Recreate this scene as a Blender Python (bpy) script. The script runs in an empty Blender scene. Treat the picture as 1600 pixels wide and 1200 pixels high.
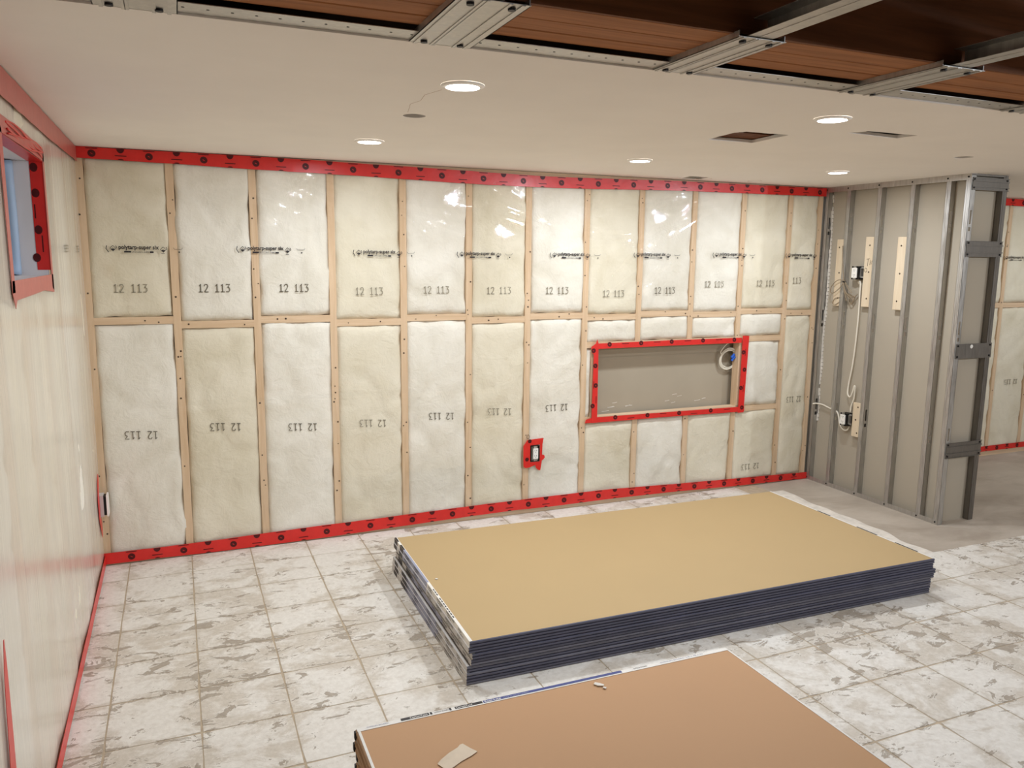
import bpy, bmesh, math, random
from mathutils import Vector, Matrix, noise

R = random.Random(7)
SC = bpy.context.scene
COL = SC.collection

# ------------------------------------------------------------------ camera
def set_camera():
    yaw, pitch, roll = math.radians(22.8916), math.radians(-9.1435), math.radians(0.6019)
    cy, sy = math.cos(yaw), math.sin(yaw)
    f = Vector((sy * math.cos(pitch), cy * math.cos(pitch), math.sin(pitch)))
    r = Vector((cy, -sy, 0.0))
    u = r.cross(f)
    c, s = math.cos(roll), math.sin(roll)
    r2, u2 = c * r + s * u, -s * r + c * u
    cam = bpy.data.cameras.new('camera')
    cam.sensor_width = 36.0
    cam.lens = 36.0 * 1238.58 / 1600.0
    cam.clip_start = 0.02
    o = bpy.data.objects.new('camera', cam)
    COL.objects.link(o)
    m = Matrix((r2, u2, -f)).transposed().to_4x4()
    m.translation = Vector((0.4317, -4.5152, 1.6423))
    o.matrix_world = m
    SC.camera = o
set_camera()

# ------------------------------------------------------------------ view, world, lights
SC.view_settings.view_transform = 'Standard'
SC.view_settings.look = 'None'
SC.view_settings.exposure = 0.07
SC.view_settings.gamma = 1.0
SC.view_settings.use_curve_mapping = False
try:
    SC.cycles.use_denoising = True
    SC.cycles.sample_clamp_indirect = 6.0
except Exception:
    pass

w = bpy.data.worlds.new('daylight')
SC.world = w
w.use_nodes = True
w.node_tree.nodes['Background'].inputs[0].default_value = (0.62, 0.78, 1.0, 1)
w.node_tree.nodes['Background'].inputs[1].default_value = 0.9

CAN_POWER = 12.6
FILL_POWER = 132.0  # strength of the added fill bulbs
CAN_COLOR = (0.87, 0.95, 1.05)
H = 2.152            # ceiling height
WX = 4.769           # face of the steel studs on the right
NY = -1.148          # near end of that stub wall
CUT = -2.553         # edge of the hung plasterboard
CANS = [(1.262, -2.141, 'recessed ceiling light nearest the camera, beside the round hole'),
        (2.674, -2.189, 'recessed ceiling light between the two rectangular ceiling holes and the open joists'),
        (1.272, -0.836, 'recessed ceiling light over the left half of the insulated wall'),
        (2.725, -0.790, 'recessed ceiling light in front of the insulated wall, over the recessed niche'),
        (4.046, -0.837, 'recessed ceiling light beside the steel studded wall')]

def can_lamp(x, y, power, parent=None):
    l = bpy.data.lights.new('lamp', 'AREA')
    l.shape = 'DISK'; l.size = 0.100
    l.energy = power; l.color = CAN_COLOR
    o = bpy.data.objects.new('lamp', l)
    COL.objects.link(o)
    if parent: o.parent = parent; o.location = (0, 0, -0.012)
    else: o.location = (x, y, H - 0.012)
    return o

# ------------------------------------------------------------------ material helpers
def lin(c):
    return tuple(((v / 255) / 12.92 if v / 255 <= 0.04045 else ((v / 255 + 0.055) / 1.055) ** 2.4) for v in c) + (1.0,)

class NT:
    def __init__(s, name):
        s.m = bpy.data.materials.new(name); s.m.use_nodes = True
        s.t = s.m.node_tree; s.t.nodes.clear()
        s.out = s.n('ShaderNodeOutputMaterial')
    def n(s, typ, **kw):
        nd = s.t.nodes.new(typ)
        for k, v in kw.items():
            if hasattr(nd, k): setattr(nd, k, v)
            else: nd.inputs[k.replace('_', ' ')].default_value = v
        return nd
    def l(s, a, b): s.t.links.new(a, b)
    def pos(s, scale=(1, 1, 1), rot=(0, 0, 0), space='pos'):
        if space == 'pos': src = s.n('ShaderNodeNewGeometry').outputs['Position']
        else: src = s.n('ShaderNodeTexCoord').outputs['Object']
        mp = s.n('ShaderNodeMapping'); s.l(src, mp.inputs[0])
        mp.inputs['Scale'].default_value = scale; mp.inputs['Rotation'].default_value = rot
        return mp.outputs[0]
    def noise(s, vec, scale, detail=3, rough=0.55, dist=0.0):
        nd = s.n('ShaderNodeTexNoise')
        nd.inputs['Scale'].default_value = scale; nd.inputs['Detail'].default_value = detail
        nd.inputs['Roughness'].default_value = rough; nd.inputs['Distortion'].default_value = dist
        s.l(vec, nd.inputs['Vector']); return nd.outputs['Fac']
    def ramp(s, fac, stops, interp='LINEAR'):
        r = s.n('ShaderNodeValToRGB'); cr = r.color_ramp; cr.interpolation = interp
        while len(cr.elements) < len(stops): cr.elements.new(0.5)
        for e, (p, c) in zip(cr.elements, stops):
            e.position = p; e.color = c if len(c) == 4 else tuple(c) + (1,)
        s.l(fac, r.inputs[0]); return r.outputs[0]
    def mix(s, fac, a, b, mode='MIX'):
        m = s.n('ShaderNodeMix'); m.data_type = 'RGBA'; m.blend_type = mode
        for i, v in ((0, fac), (6, a), (7, b)):
            if isinstance(v, (int, float)): m.inputs[i].default_value = v
            elif isinstance(v, tuple): m.inputs[i].default_value = v
            else: s.l(v, m.inputs[i])
        return m.outputs[2]
    def math(s, op, a, b=None, c=None):
        m = s.n('ShaderNodeMath'); m.operation = op
        for i, v in enumerate((a, b, c)):
            if v is None: continue
            if isinstance(v, (int, float)): m.inputs[i].default_value = v
            else: s.l(v, m.inputs[i])
        return m.outputs[0]
    def bump(s, h, strength=0.3, dist=0.01):
        b = s.n('ShaderNodeBump'); b.inputs['Strength'].default_value = strength; b.inputs['Distance'].default_value = dist
        s.l(h, b.inputs['Height']); return b.outputs[0]
    def bsdf(s, color, rough=0.7, metal=0.0, normal=None, spec=0.3, rough_link=None):
        b = s.n('ShaderNodeBsdfPrincipled')
        if isinstance(color, tuple): b.inputs['Base Color'].default_value = color
        else: s.l(color, b.inputs['Base Color'])
        b.inputs['Roughness'].default_value = rough; b.inputs['Metallic'].default_value = metal
        b.inputs['Specular IOR Level'].default_value = spec
        if rough_link is not None: s.l(rough_link, b.inputs['Roughness'])
        if normal is not None: s.l(normal, b.inputs['Normal'])
        s.l(b.outputs[0], s.out.inputs[0]); return b

def simple(name, rgb, rough=0.7, metal=0.0, var=0.06, scale=8.0, spec=0.3, bump=0.0):
    n = NT(name); v = n.pos()
    f = n.noise(v, scale, 4)
    c = lin(rgb); d = tuple(min(1, x * (1 + var)) for x in c[:3]) + (1,); e = tuple(x * (1 - var) for x in c[:3]) + (1,)
    n.bsdf(n.ramp(f, [(0.3, e), (0.7, d)]), rough, metal, n.bump(f, bump, 0.01) if bump else None, spec)
    return n.m

def m_wood(name, a, b, axis='z', rough=0.65, scale=1.0):
    n = NT(name)
    sc = {'z': (30, 30, 1.6), 'x': (1.6, 30, 30), 'y': (30, 1.6, 30)}[axis]
    v = n.pos(tuple(k * scale for k in sc))
    g = n.noise(v, 1.0, 4, 0.6, 1.2)
    big = n.noise(n.pos(), 1.7, 2)
    c = n.ramp(g, [(0.25, lin(b)), (0.62, lin(a))])
    c = n.mix(n.math('MULTIPLY', big, 0.25), c, lin(b))
    n.bsdf(c, rough, 0, n.bump(g, 0.15, 0.003), 0.25)
    return n.m

def m_batt(name, a, b):
    n = NT(name); v = n.pos()
    f1 = n.noise(v, 3.0, 5, 0.6, 0.6); f2 = n.noise(v, 60, 4, 0.7)
    c = n.ramp(f1, [(0.3, lin(b)), (0.65, lin(a))])
    h = n.math('ADD', n.math('MULTIPLY', f2, 0.35), n.noise(v, 11, 5, 0.6, 0.8))
    n.bsdf(c, 0.95, 0, n.bump(h, 0.38, 0.02), 0.05)
    return n.m

def m_film(name, k, gloss_rough, haze, sheet_scale=(3.0, 3.0, 3.0), bump=0.25, tint=(0.985, 0.98, 0.965, 1), rot=(0, 0, 0), crease=0.0):
    n = NT(name)
    v = n.pos(sheet_scale, rot)
    f = n.noise(v, 2.2, 5, 0.6, 0.9)
    f2 = n.noise(n.pos(), 30, 3, 0.5, 0.3)
    ridge = n.math('SUBTRACT', 1.0, n.math('MULTIPLY', n.math('ABSOLUTE', n.math('SUBTRACT', f, 0.5)), 14.0))
    ridge = n.math('MULTIPLY', n.math('MAXIMUM', ridge, 0.0), crease)
    nb = n.bump(n.math('ADD', n.math('ADD', f, n.math('MULTIPLY', f2, 0.04)), ridge), bump, 0.02)
    g = n.n('ShaderNodeNewGeometry')
    dt = n.n('ShaderNodeVectorMath'); dt.operation = 'DOT_PRODUCT'
    n.l(g.outputs['True Normal'], dt.inputs[0]); n.l(g.outputs['Incoming'], dt.inputs[1])
    cos = n.math('MAXIMUM', n.math('ABSOLUTE', dt.outputs['Value']), 0.04)
    hz = n.math('SUBTRACT', 1.0, n.math('EXPONENT', n.math('DIVIDE', -k, cos)))
    tr = n.n('ShaderNodeBsdfTransparent'); tr.inputs[0].default_value = tint
    df = n.n('ShaderNodeBsdfDiffuse'); df.inputs[0].default_value = haze
    tl = n.n('ShaderNodeBsdfTranslucent'); tl.inputs[0].default_value = tuple(min(1, q * 1.12) for q in haze[:3]) + (1,)
    m0 = n.n('ShaderNodeMixShader'); m0.inputs[0].default_value = 0.5; n.l(df.outputs[0], m0.inputs[1]); n.l(tl.outputs[0], m0.inputs[2])
    m1 = n.n('ShaderNodeMixShader'); n.l(hz, m1.inputs[0]); n.l(tr.outputs[0], m1.inputs[1]); n.l(m0.outputs[0], m1.inputs[2])
    fr = n.n('ShaderNodeFresnel')
    # a sheet a tenth of a millimetre thick reflects alike from both sides
    n.l(n.math('MULTIPLY_ADD', g.outputs['Backfacing'], 1 / 1.5 - 1.5, 1.5), fr.inputs['IOR'])
    n.l(nb, fr.inputs['Normal'])
    gl = n.n('ShaderNodeBsdfGlossy'); gl.inputs['Roughness'].default_value = gloss_rough
    gl.inputs[0].default_value = (1, 1, 1, 1); n.l(nb, gl.inputs['Normal'])
    m2 = n.n('ShaderNodeMixShader'); n.l(fr.outputs[0], m2.inputs[0]); n.l(m1.outputs[0], m2.inputs[1]); n.l(gl.outputs[0], m2.inputs[2])
    n.l(m2.outputs[0], n.out.inputs[0])
    return n.m

def m_floor(name, tile):
    n = NT(name); v = n.pos()
    fine = n.noise(v, 45, 5, 0.65)
    cloud = n.noise(v, 1.3, 4, 0.55)
    if not tile:
        # bare slab: smooth grey concrete with faint smears of mortar
        sm = n.noise(n.pos((0.8, 1.5, 1), (0, 0, 0.5)), 2.4, 8, 0.6, 0.6)
        c = n.ramp(sm, [(0.32, lin((162, 148, 132))), (0.6, lin((188, 175, 159))), (0.68, lin((194, 182, 166))), (0.74, lin((206, 196, 182)))])
        c = n.mix(n.math('MULTIPLY', fine, 0.25), c, lin((160, 146, 130)))
        n.bsdf(c, 0.6, 0, n.bump(n.math('ADD', sm, n.math('MULTIPLY', fine, 0.3)), 0.15, 0.006), 0.3)
        return n.m
    # distance from the middle of the tile: less residue sticks along its edges
    oc = n.n('ShaderNodeTexCoord').outputs['Object']
    ab = n.n('ShaderNodeVectorMath'); ab.operation = 'ABSOLUTE'; n.l(oc, ab.inputs[0])
    sx = n.n('ShaderNodeSeparateXYZ'); n.l(ab.outputs[0], sx.inputs[0])
    e = n.math('DIVIDE', n.math('MAXIMUM', sx.outputs[0], sx.outputs[1]), 0.15)
    edge = n.math('POWER', e, 5.0)
    patch = n.noise(n.pos((1.0, 1.25, 1), (0, 0, 0.4)), 4.6, 10, 0.68, 0.5)
    flake = n.noise(n.pos((1.0, 1.9, 1.0), (0, 0, -0.45)), 8.5, 10, 0.70, 0.7)
    bare = n.ramp(fine, [(0.3, lin((150, 137, 121))), (0.7, lin((168, 155, 138)))])
    wash = n.ramp(fine, [(0.3, lin((190, 179, 163))), (0.7, lin((208, 198, 184)))])
    white = n.ramp(fine, [(0.25, lin((208, 200, 188))), (0.7, lin((227, 221, 211)))])
    k = n.math('ADD', patch, n.math('MULTIPLY', n.math('SUBTRACT', cloud, 0.5), 0.5))
    k = n.math('SUBTRACT', k, n.math('MULTIPLY', edge, 0.10))
    m1 = n.ramp(k, [(0.42, (0, 0, 0)), (0.53, (1, 1, 1))])
    c = n.mix(m1, wash, white)
    f2 = n.math('ADD', flake, n.math('MULTIPLY', n.math('SUBTRACT', cloud, 0.5), 0.35))
    f2 = n.math('SUBTRACT', f2, n.math('MULTIPLY', edge, 0.05))
    m2 = n.ramp(f2, [(0.405, (1, 1, 1)), (0.42, (0, 0, 0))])
    rim = n.ramp(f2, [(0.42, (0, 0, 0)), (0.432, (1, 1, 1)), (0.452, (0, 0, 0))])
    c = n.mix(n.math('MULTIPLY', rim, 0.6), c, lin((232, 226, 216)))
    c = n.mix(n.math('MULTIPLY', m2, 0.85), c, bare)
    h = n.math('ADD', n.math('MULTIPLY', m1, 0.35), n.math('MULTIPLY', n.math('SUBTRACT', 1.0, m2), 0.9))
    h = n.math('ADD', h, n.math('MULTIPLY', fine, 0.45))
    n.bsdf(c, 0.62, 0, n.bump(h, 0.45, 0.006), 0.3)
    return n.m

def m_steel(name, rgb=(200, 197, 191), rough=0.40):
    n = NT(name); v = n.pos((20, 20, 3))
    f = n.noise(v, 3.0, 5, 0.6)
    c = n.ramp(f, [(0.3, lin(tuple(int(k * 0.86) for k in rgb))), (0.7, lin(rgb))])
    rr = n.ramp(f, [(0.3, (rough - 0.08,) * 3), (0.7, (rough + 0.12,) * 3)])
    n.bsdf(c, rough, 0.8, n.bump(f, 0.06, 0.004), 0.5, rough_link=rr)
    return n.m

M = {}
M['pine'] = m_wood('pine', (228, 200, 168), (208, 176, 140), 'z')
M['pine_x'] = m_wood('pine_horizontal', (228, 200, 168), (208, 176, 140), 'x')
M['pine_pale'] = m_wood('pine_pale', (224, 206, 178), (212, 190, 158), 'z')
M['white_batt'] = m_batt('white_glass_wool', (244, 239, 228), (226, 219, 203))
M['yellow_batt'] = m_batt('cream_glass_wool', (236, 228, 209), (221, 211, 187))
M['film'] = m_film('clear_poly_film', 0.012, 0.02, (0.88, 0.86, 0.80, 1), (3.2, 2.0, 8.0), 0.03, rot=(0, 0.42, 0))
M['film_left'] = m_film('milky_poly_film', 0.22, 0.22, (0.82, 0.78, 0.71, 1), (1.0, 2.6, 0.35), 0.15)
M['tape'] = simple('red_sheathing_tape', (214, 42, 36), 0.32, 0, 0.06, 20, 0.45, 0.1)
M['tape_haze_tint'] = simple('red_tape_haze_tinted', (190, 98, 88), 0.35, 0, 0.06, 20, 0.4, 0.1)  # film haze put into a paler red; this tape lies outside the film
M['tape_print'] = simple('dark_tape_print', (78, 16, 18), 0.4)
M['ink'] = simple('black_ink', (34, 30, 34), 0.6)
M['stamp'] = simple('grey_stamp_ink', (152, 144, 126), 0.8)
M['stamp_dark'] = simple('dark_stamp_ink', (112, 104, 88), 0.8)
M['nail'] = simple('dark_fastener', (70, 52, 36), 0.5)
M['ceiling'] = simple('ceiling_board', (244, 238, 231), 0.85, 0, 0.02, 3, 0.2)
M['gyp_core'] = simple('gypsum_core', (214, 208, 198), 0.9)
M['floor_tile'] = m_floor('tile_adhesive_residue', True)
M['slab'] = m_floor('bare_slab', False)
M['grout'] = simple('tan_joint', (178, 161, 138), 0.85, 0, 0.12, 25, 0.2, 0.2)
M['concrete'] = simple('painted_concrete', (170, 158, 138), 0.8, 0, 0.05, 2.2, 0.25, 0.05)
M['panel'] = simple('grey_wall_board', (176, 165, 147), 0.75, 0, 0.03, 1.5, 0.25)
M['steel'] = m_steel('galvanized_steel')
M['steel_dull'] = m_steel('galvanized_steel_dull', (132, 126, 118), 0.5)
M['beam'] = m_wood('old_brown_board', (172, 114, 70), (130, 82, 50), 'x', 0.7)
M['beam_dark'] = m_wood('dark_brown_front_board', (122, 78, 50), (92, 56, 34), 'x', 0.75)  # front boards, darker brown than the boards under the beam
M['joist'] = m_wood('joist_wood', (120, 74, 44), (84, 48, 28), 'y', 0.75)
M['void'] = simple('subfloor_underside', (96, 66, 44), 0.9)
M['kraft'] = simple('tan_paper', (180, 153, 110), 0.62, 0, 0.02, 1.4, 0.3)
M['kraft_brown'] = simple('brown_paper', (186, 144, 104), 0.62, 0, 0.02, 1.4, 0.3)
M['navy'] = simple('navy_edge_paper', (74, 73, 88), 0.5, 0, 0.12, 12, 0.4)
M['navy_lit'] = simple('navy_edge_paper_lit', (96, 94, 104), 0.5, 0, 0.12, 12, 0.4)  # paler navy copy: shading of rounded, tilted edges put into the colour
M['brown_edge'] = simple('brown_edge_paper', (170, 136, 104), 0.7, 0, 0.1, 20)
M['white_tape'] = simple('white_end_tape', (228, 222, 212), 0.5, 0, 0.04, 20)
M['grey_tape'] = simple('grey_white_end_tape', (196, 191, 186), 0.5, 0, 0.06, 20)
M['blue_grey_print'] = simple('blue_grey_print', (150, 152, 172), 0.5)
M['blue_print'] = simple('blue_print', (66, 74, 128), 0.5)
M['black_print'] = simple('black_print', (44, 38, 36), 0.5)
M['white'] = simple('white_plastic', (240, 236, 228), 0.35, 0, 0.01)
M['trim'] = simple('white_metal_trim', (240, 236, 230), 0.4, 0, 0.01)
M['black'] = simple('black_plastic', (22, 20, 20), 0.45)
M['cable_white'] = simple('white_cable_jacket', (232, 224, 206), 0.45, 0, 0.03)
M['cable_grey'] = simple('grey_cable_jacket', (150, 132, 108), 0.5, 0, 0.05)
M['blue_plastic'] = simple('blue_plastic', (40, 92, 190), 0.4)
M['paper_grey'] = simple('grey_plastic', (196, 188, 182), 0.5, 0, 0.02)
M['paper'] = simple('torn_paper', (214, 196, 172), 0.8, 0, 0.05, 30)
M['plaster'] = simple('white_plaster_smear', (222, 214, 202), 0.85, 0, 0.05, 30, 0.2, 0.3)
M['mortar'] = simple('old_mortar', (216, 207, 194), 0.85, 0, 0.14, 14, 0.2, 0.4)
M['vinyl'] = simple('white_window_vinyl', (226, 230, 236), 0.4, 0, 0.01)
M['jamb'] = simple('white_window_lining', (226, 222, 222), 0.55, 0, 0.02)
M['foam'] = simple('pale_foam_rod', (172, 194, 218), 0.7, 0, 0.03, 20)
M['front_wall'] = simple('rough_wall', (140, 128, 112), 0.85, 0, 0.03, 2)

def m_lens():
    n = NT('lit_lens'); e = n.n('ShaderNodeEmission')
    e.inputs[0].default_value = (1.0, 0.94, 0.86, 1); e.inputs[1].default_value = 14.0
    n.l(e.outputs[0], n.out.inputs[0]); return n.m
M['lens'] = m_lens()
def m_glass():
    n = NT('window_glass')
    b = n.bsdf((0.9, 0.95, 0.95, 1), 0.02, 0, None, 0.5); b.inputs['Transmission Weight'].default_value = 1.0; b.inputs['IOR'].default_value = 1.05
    return n.m
M['glass'] = m_glass()

# ------------------------------------------------------------------ mesh helpers
def link(o, parent=None):
    COL.objects.link(o)
    if parent is not None: o.parent = parent
    return o

def obj(name, verts, faces, mat, parent=None, smooth=False, mats=None, fm=None, loc=None):
    me = bpy.data.meshes.new(name)
    me.from_pydata([tuple(v) for v in verts], [], faces)
    for mm in (mats if mats else [mat]): me.materials.append(mm)
    if fm: me.polygons.foreach_set('material_index', fm)
    if smooth: me.polygons.foreach_set('use_smooth', [True] * len(me.polygons))
    me.update()
    o = link(bpy.data.objects.new(name, me), parent)
    if loc: o.location = loc
    return o

class MB:
    """collects closed shapes for one mesh"""
    def __init__(s): s.v = []; s.f = []; s.m = []
    def add(s, v, f, m=0):
        b = len(s.v); s.v += [tuple(p) for p in v]; s.f += [tuple(i + b for i in q) for q in f]; s.m += [m] * len(f); return s
    def box(s, x0, x1, y0, y1, z0, z1, m=0, ch=0.0):
        x0, x1 = sorted((x0, x1)); y0, y1 = sorted((y0, y1)); z0, z1 = sorted((z0, z1))
        if ch <= 0:
            v = [(x, y, z) for z in (z0, z1) for y in (y0, y1) for x in (x0, x1)]
            return s.add(v, [(0, 2, 3, 1), (4, 5, 7, 6), (0, 1, 5, 4), (2, 6, 7, 3), (0, 4, 6, 2), (1, 3, 7, 5)], m)
        bm = bmesh.new(); bmesh.ops.create_cube(bm, size=1.0)
        for q in bm.verts: q.co = ((x0 + x1) / 2 + q.co.x * (x1 - x0), (y0 + y1) / 2 + q.co.y * (y1 - y0), (z0 + z1) / 2 + q.co.z * (z1 - z0))
        bmesh.ops.bevel(bm, geom=bm.edges[:], offset=ch, segments=1, affect='EDGES')
        bm.verts.ensure_lookup_table()
        s.add([q.co[:] for q in bm.verts], [tuple(q.index for q in f.verts) for f in bm.faces], m); bm.free(); return s
    def prism(s, pts, fn, d0, d1, m=0):
        """closed outline pts (u, v) between depths d0 and d1 through fn(u, v, d)"""
        n = len(pts)
        v = [fn(u, w_, d0) for u, w_ in pts] + [fn(u, w_, d1) for u, w_ in pts]
        f = [tuple(range(n))[::-1], tuple(range(n, 2 * n))] + [(i, (i + 1) % n, n + (i + 1) % n, n + i) for i in range(n)]
        return s.add(v, f, m)
    def disc(s, fn, cu, cv, r, d0, d1, n=12, m=0, sx=1.0, rot=0.0):
        pts = []
        for i in range(n):
            a = 2 * math.pi * i / n
            x, y = r * sx * math.cos(a), r * math.sin(a)
            pts.append((cu + x * math.cos(rot) - y * math.sin(rot), cv + x * math.sin(rot) + y * math.cos(rot)))
        return s.prism(pts, fn, d0, d1, m)
    def ribbon(s, pts, fn, wd, d0, d1, m=0):
        """flat stroke of width wd along the polyline pts (u, v)"""
        L, Rr = [], []
        for i, p in enumerate(pts):
            a = Vector(pts[max(0, i - 1)]); b = Vector(pts[min(len(pts) - 1, i + 1)])
            t = (b - a).normalized(); nn = Vector((-t.y, t.x)) * wd / 2
            L.append((p[0] + nn.x, p[1] + nn.y)); Rr.append((p[0] - nn.x, p[1] - nn.y))
        n = len(pts)
        v = [fn(*q, d0) for q in L] + [fn(*q, d0) for q in Rr] + [fn(*q, d1) for q in L] + [fn(*q, d1) for q in Rr]
        f = []
        for i in range(n - 1):
            f += [(i, i + 1, n + i + 1, n + i), (2 * n + i, 3 * n + i, 3 * n + i + 1, 2 * n + i + 1), (i, 2 * n + i, 2 * n + i + 1, i + 1), (n + i, n + i + 1, 3 * n + i + 1, 3 * n + i)]
        f += [(0, n, 3 * n, 2 * n), (n - 1, 3 * n - 1, 4 * n - 1, 2 * n - 1)]
        return s.add(v, f, m)
    def tube(s, pts, r, n=8, m=0, smooth=6):
        P = [Vector(p) for p in pts]
        if smooth > 1 and len(P) > 2:
            Q = []
            for i in range(len(P) - 1):
                a, b, c, d = P[max(0, i - 1)], P[i], P[i + 1], P[min(len(P) - 1, i + 2)]
                for k in range(smooth):
                    t = k / smooth
                    Q.append(0.5 * ((2 * b) + (c - a) * t + (2 * a - 5 * b + 4 * c - d) * t * t + (3 * b - a - 3 * c + d) * t ** 3))
            Q.append(P[-1]); P = Q
        base = len(s.v); up = Vector((0.31, 0.22, 0.92)); prev = None
        for i, p in enumerate(P):
            t = (P[min(len(P) - 1, i + 1)] - P[max(0, i - 1)]).normalized()
            if prev is None: nn = t.cross(up).normalized()
            else:
                nn = prev - t * prev.dot(t)
                nn = nn.normalized() if nn.length > 1e-6 else t.cross(up).normalized()
            prev = nn; bb = t.cross(nn)
            for k in range(n):
                a = 2 * math.pi * k / n
                s.v.append(tuple(p + (nn * math.cos(a) + bb * math.sin(a)) * r))
        for i in range(len(P) - 1):
            for k in range(n):
                a, b = base + i * n + k, base + i * n + (k + 1) % n
                s.f.append((a, b, b + n, a + n)); s.m.append(m)
        s.f.append(tuple(base + k for k in range(n))[::-1]); s.m.append(m)
        e = base + (len(P) - 1) * n
        s.f.append(tuple(e + k for k in range(n))); s.m.append(m)
        return s
    def build(s, name, mat, parent=None, smooth=False, loc=None):
        mats = mat if isinstance(mat, list) else [mat]
        return obj(name, s.v, s.f, None, parent, smooth, mats, s.m, loc)

def struct(o): o['kind'] = 'structure'; return o
def stuff(o): o['kind'] = 'stuff'; return o
def tag(o, label, cat, group=None):
    o['label'] = label; o['category'] = cat
    if group: o['group'] = group
    return o
def thing(name, label, cat, loc=(0, 0, 0), group=None):
    o = bpy.data.objects.new(name, None); o.empty_display_size = 0.05
    COL.objects.link(o); o.location = loc
    return tag(o, label, cat, group)

def text_mesh(body, size, fn, u, v, d, name, mat, parent, bold=0.0, width=None, flip=False, align='LEFT'):
    c = bpy.data.curves.new('t', 'FONT'); c.body = body; c.size = 1.0; c.offset = bold; c.align_x = align; c.resolution_u = 2
    to = bpy.data.objects.new('t', c); COL.objects.link(to)
    dg = bpy.context.evaluated_depsgraph_get(); dg.update()
    me = bpy.data.meshes.new_from_object(to.evaluated_get(dg))
    bpy.data.objects.remove(to)
    xs = [q.co.x for q in me.vertices]
    k = size; kx = size
    if width and xs: kx = width / (max(xs) - min(xs))
    x0 = min(xs) if xs else 0
    vs = []
    for q in me.vertices:
        a, b = (q.co.x - (x0 if align == 'LEFT' else 0)) * kx, q.co.y * k
        if flip: a, b = -a, -b
        vs.append(fn(u + a, v + b, d))
    fs = [tuple(p.vertices) for p in me.polygons]
    bpy.data.meshes.remove(me)
    return obj(name, vs, fs, mat, parent)

# wall frames: u along the wall, v up, d out of the wall into the room
def back(u, v, d): return (u, -d, v)
def left(u, v, d): return (d, -u, v)
def right(u, v, d): return (WX - d, -u, v)
def flat(z): return lambda u, v, d: (u, v, z + d)
def under(z): return lambda u, v, d: (u, v, z - d)

def fbox(mb, fn, u0, u1, v0, v1, d0, d1, m=0):
    return mb.prism([(u0, v0), (u1, v0), (u1, v1), (u0, v1)], fn, d0, d1, m)

# ------------------------------------------------------------------ wall pieces
def batt(fn, u0, u1, v0, v1, mat, parent, seed, face=0.003):
    nu = max(6, int((u1 - u0) / 0.022)); nv = max(6, int((v1 - v0) / 0.03))
    V = []; F = []
    for j in range(nv + 1):
        for i in range(nu + 1):
            a, b = i / nu, j / nv
            eu = min(a, 1 - a) * (u1 - u0); ev = min(b, 1 - b) * (v1 - v0)
            e = min(eu, ev)
            u = u0 + a * (u1 - u0); v = v0 + b * (v1 - v0)
            if i in (0, nu): u += 0.015 * noise.noise((u * 3 + seed, v * 9, seed)) + (-0.001 if i == 0 else 0.001)
            if j in (0, nv): v += 0.011 * noise.noise((u * 12, v * 3 + seed, seed))
            n1 = noise.noise((u * 3.2 + seed * 1.7, v * 2.4, seed)); n2 = noise.noise((u * 9 + seed, v * 6, seed * 2.1))
            ridge = 1 - abs(noise.noise((u * 4.5 + seed * 3, v * 3.4 + seed, 1.3)))
            d = face + 0.006 * n1 + 0.005 * n2 - 0.010 * max(0, ridge - 0.88) / 0.12
            d = min(d, 0.0080)
            t = max(0.0, 1 - e / 0.035)
            d -= 0.016 * t * t * (0.7 + 0.6 * noise.noise((u * 8, v * 8, seed + 5)))
            V.append(fn(u, v, d))
    W1 = nu + 1
    for j in range(nv):
        for i in range(nu):
            F.append((j * W1 + i, j * W1 + i + 1, (j + 1) * W1 + i + 1, (j + 1) * W1 + i))
    # folded-back rim so the pad has thickness
    rim = [i for i in range(W1)] + [j * W1 + nu for j in range(1, nv + 1)] + [nv * W1 + i for i in range(nu - 1, -1, -1)] + [j * W1 for j in range(nv - 1, 0, -1)]
    b0 = len(V)
    for r in rim:
        i, j = r % W1, r // W1
        V.append(fn(u0 + (i / nu) * (u1 - u0), v0 + (j / nv) * (v1 - v0), -0.055))
    nr = len(rim)
    for k in range(nr): F.append((rim[k], b0 + k, b0 + (k + 1) % nr, rim[(k + 1) % nr]))
    F.append(tuple(b0 + k for k in range(nr)))
    return obj('insulation_batt', V, F, mat, parent, True)

DIG = {'1': [[(0.15, 0.78), (0.42, 1.0), (0.42, 0.03)], [(0.05, 0.03), (0.82, 0.03)]],
       '2': [[(0.05, 0.75), (0.2, 0.97), (0.6, 0.97), (0.75, 0.75), (0.55, 0.45), (0.08, 0.03)], [(0.08, 0.03), (0.85, 0.03)]],
       '3': [[(0.05, 0.97), (0.78, 0.97), (0.38, 0.6)], [(0.38, 0.6), (0.72, 0.5), (0.78, 0.25), (0.55, 0.03), (0.05, 0.05)]]}
def stamp(fn, u, v, parent, flip=False, mat=None, tilt=0.0, w=0.152, h=0.042, d=0.0078, text='12 113'):
    mb = MB(); cw = w / 5.6
    for k, ch in enumerate(text):
        for st in DIG.get(ch, []):
            pts = []
            for a, b in st:
                x, y = k * cw * 1.0 + a * cw * 0.95, (b - 0.5) * h
                if flip: x, y = w - x, -y
                pts.append((u + x, v + y + tilt * x))
            mb.ribbon(pts, fn, 0.0047, d, d + 0.0006)
    return mb.build('stamped_number', mat or M['stamp'], parent)

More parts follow.
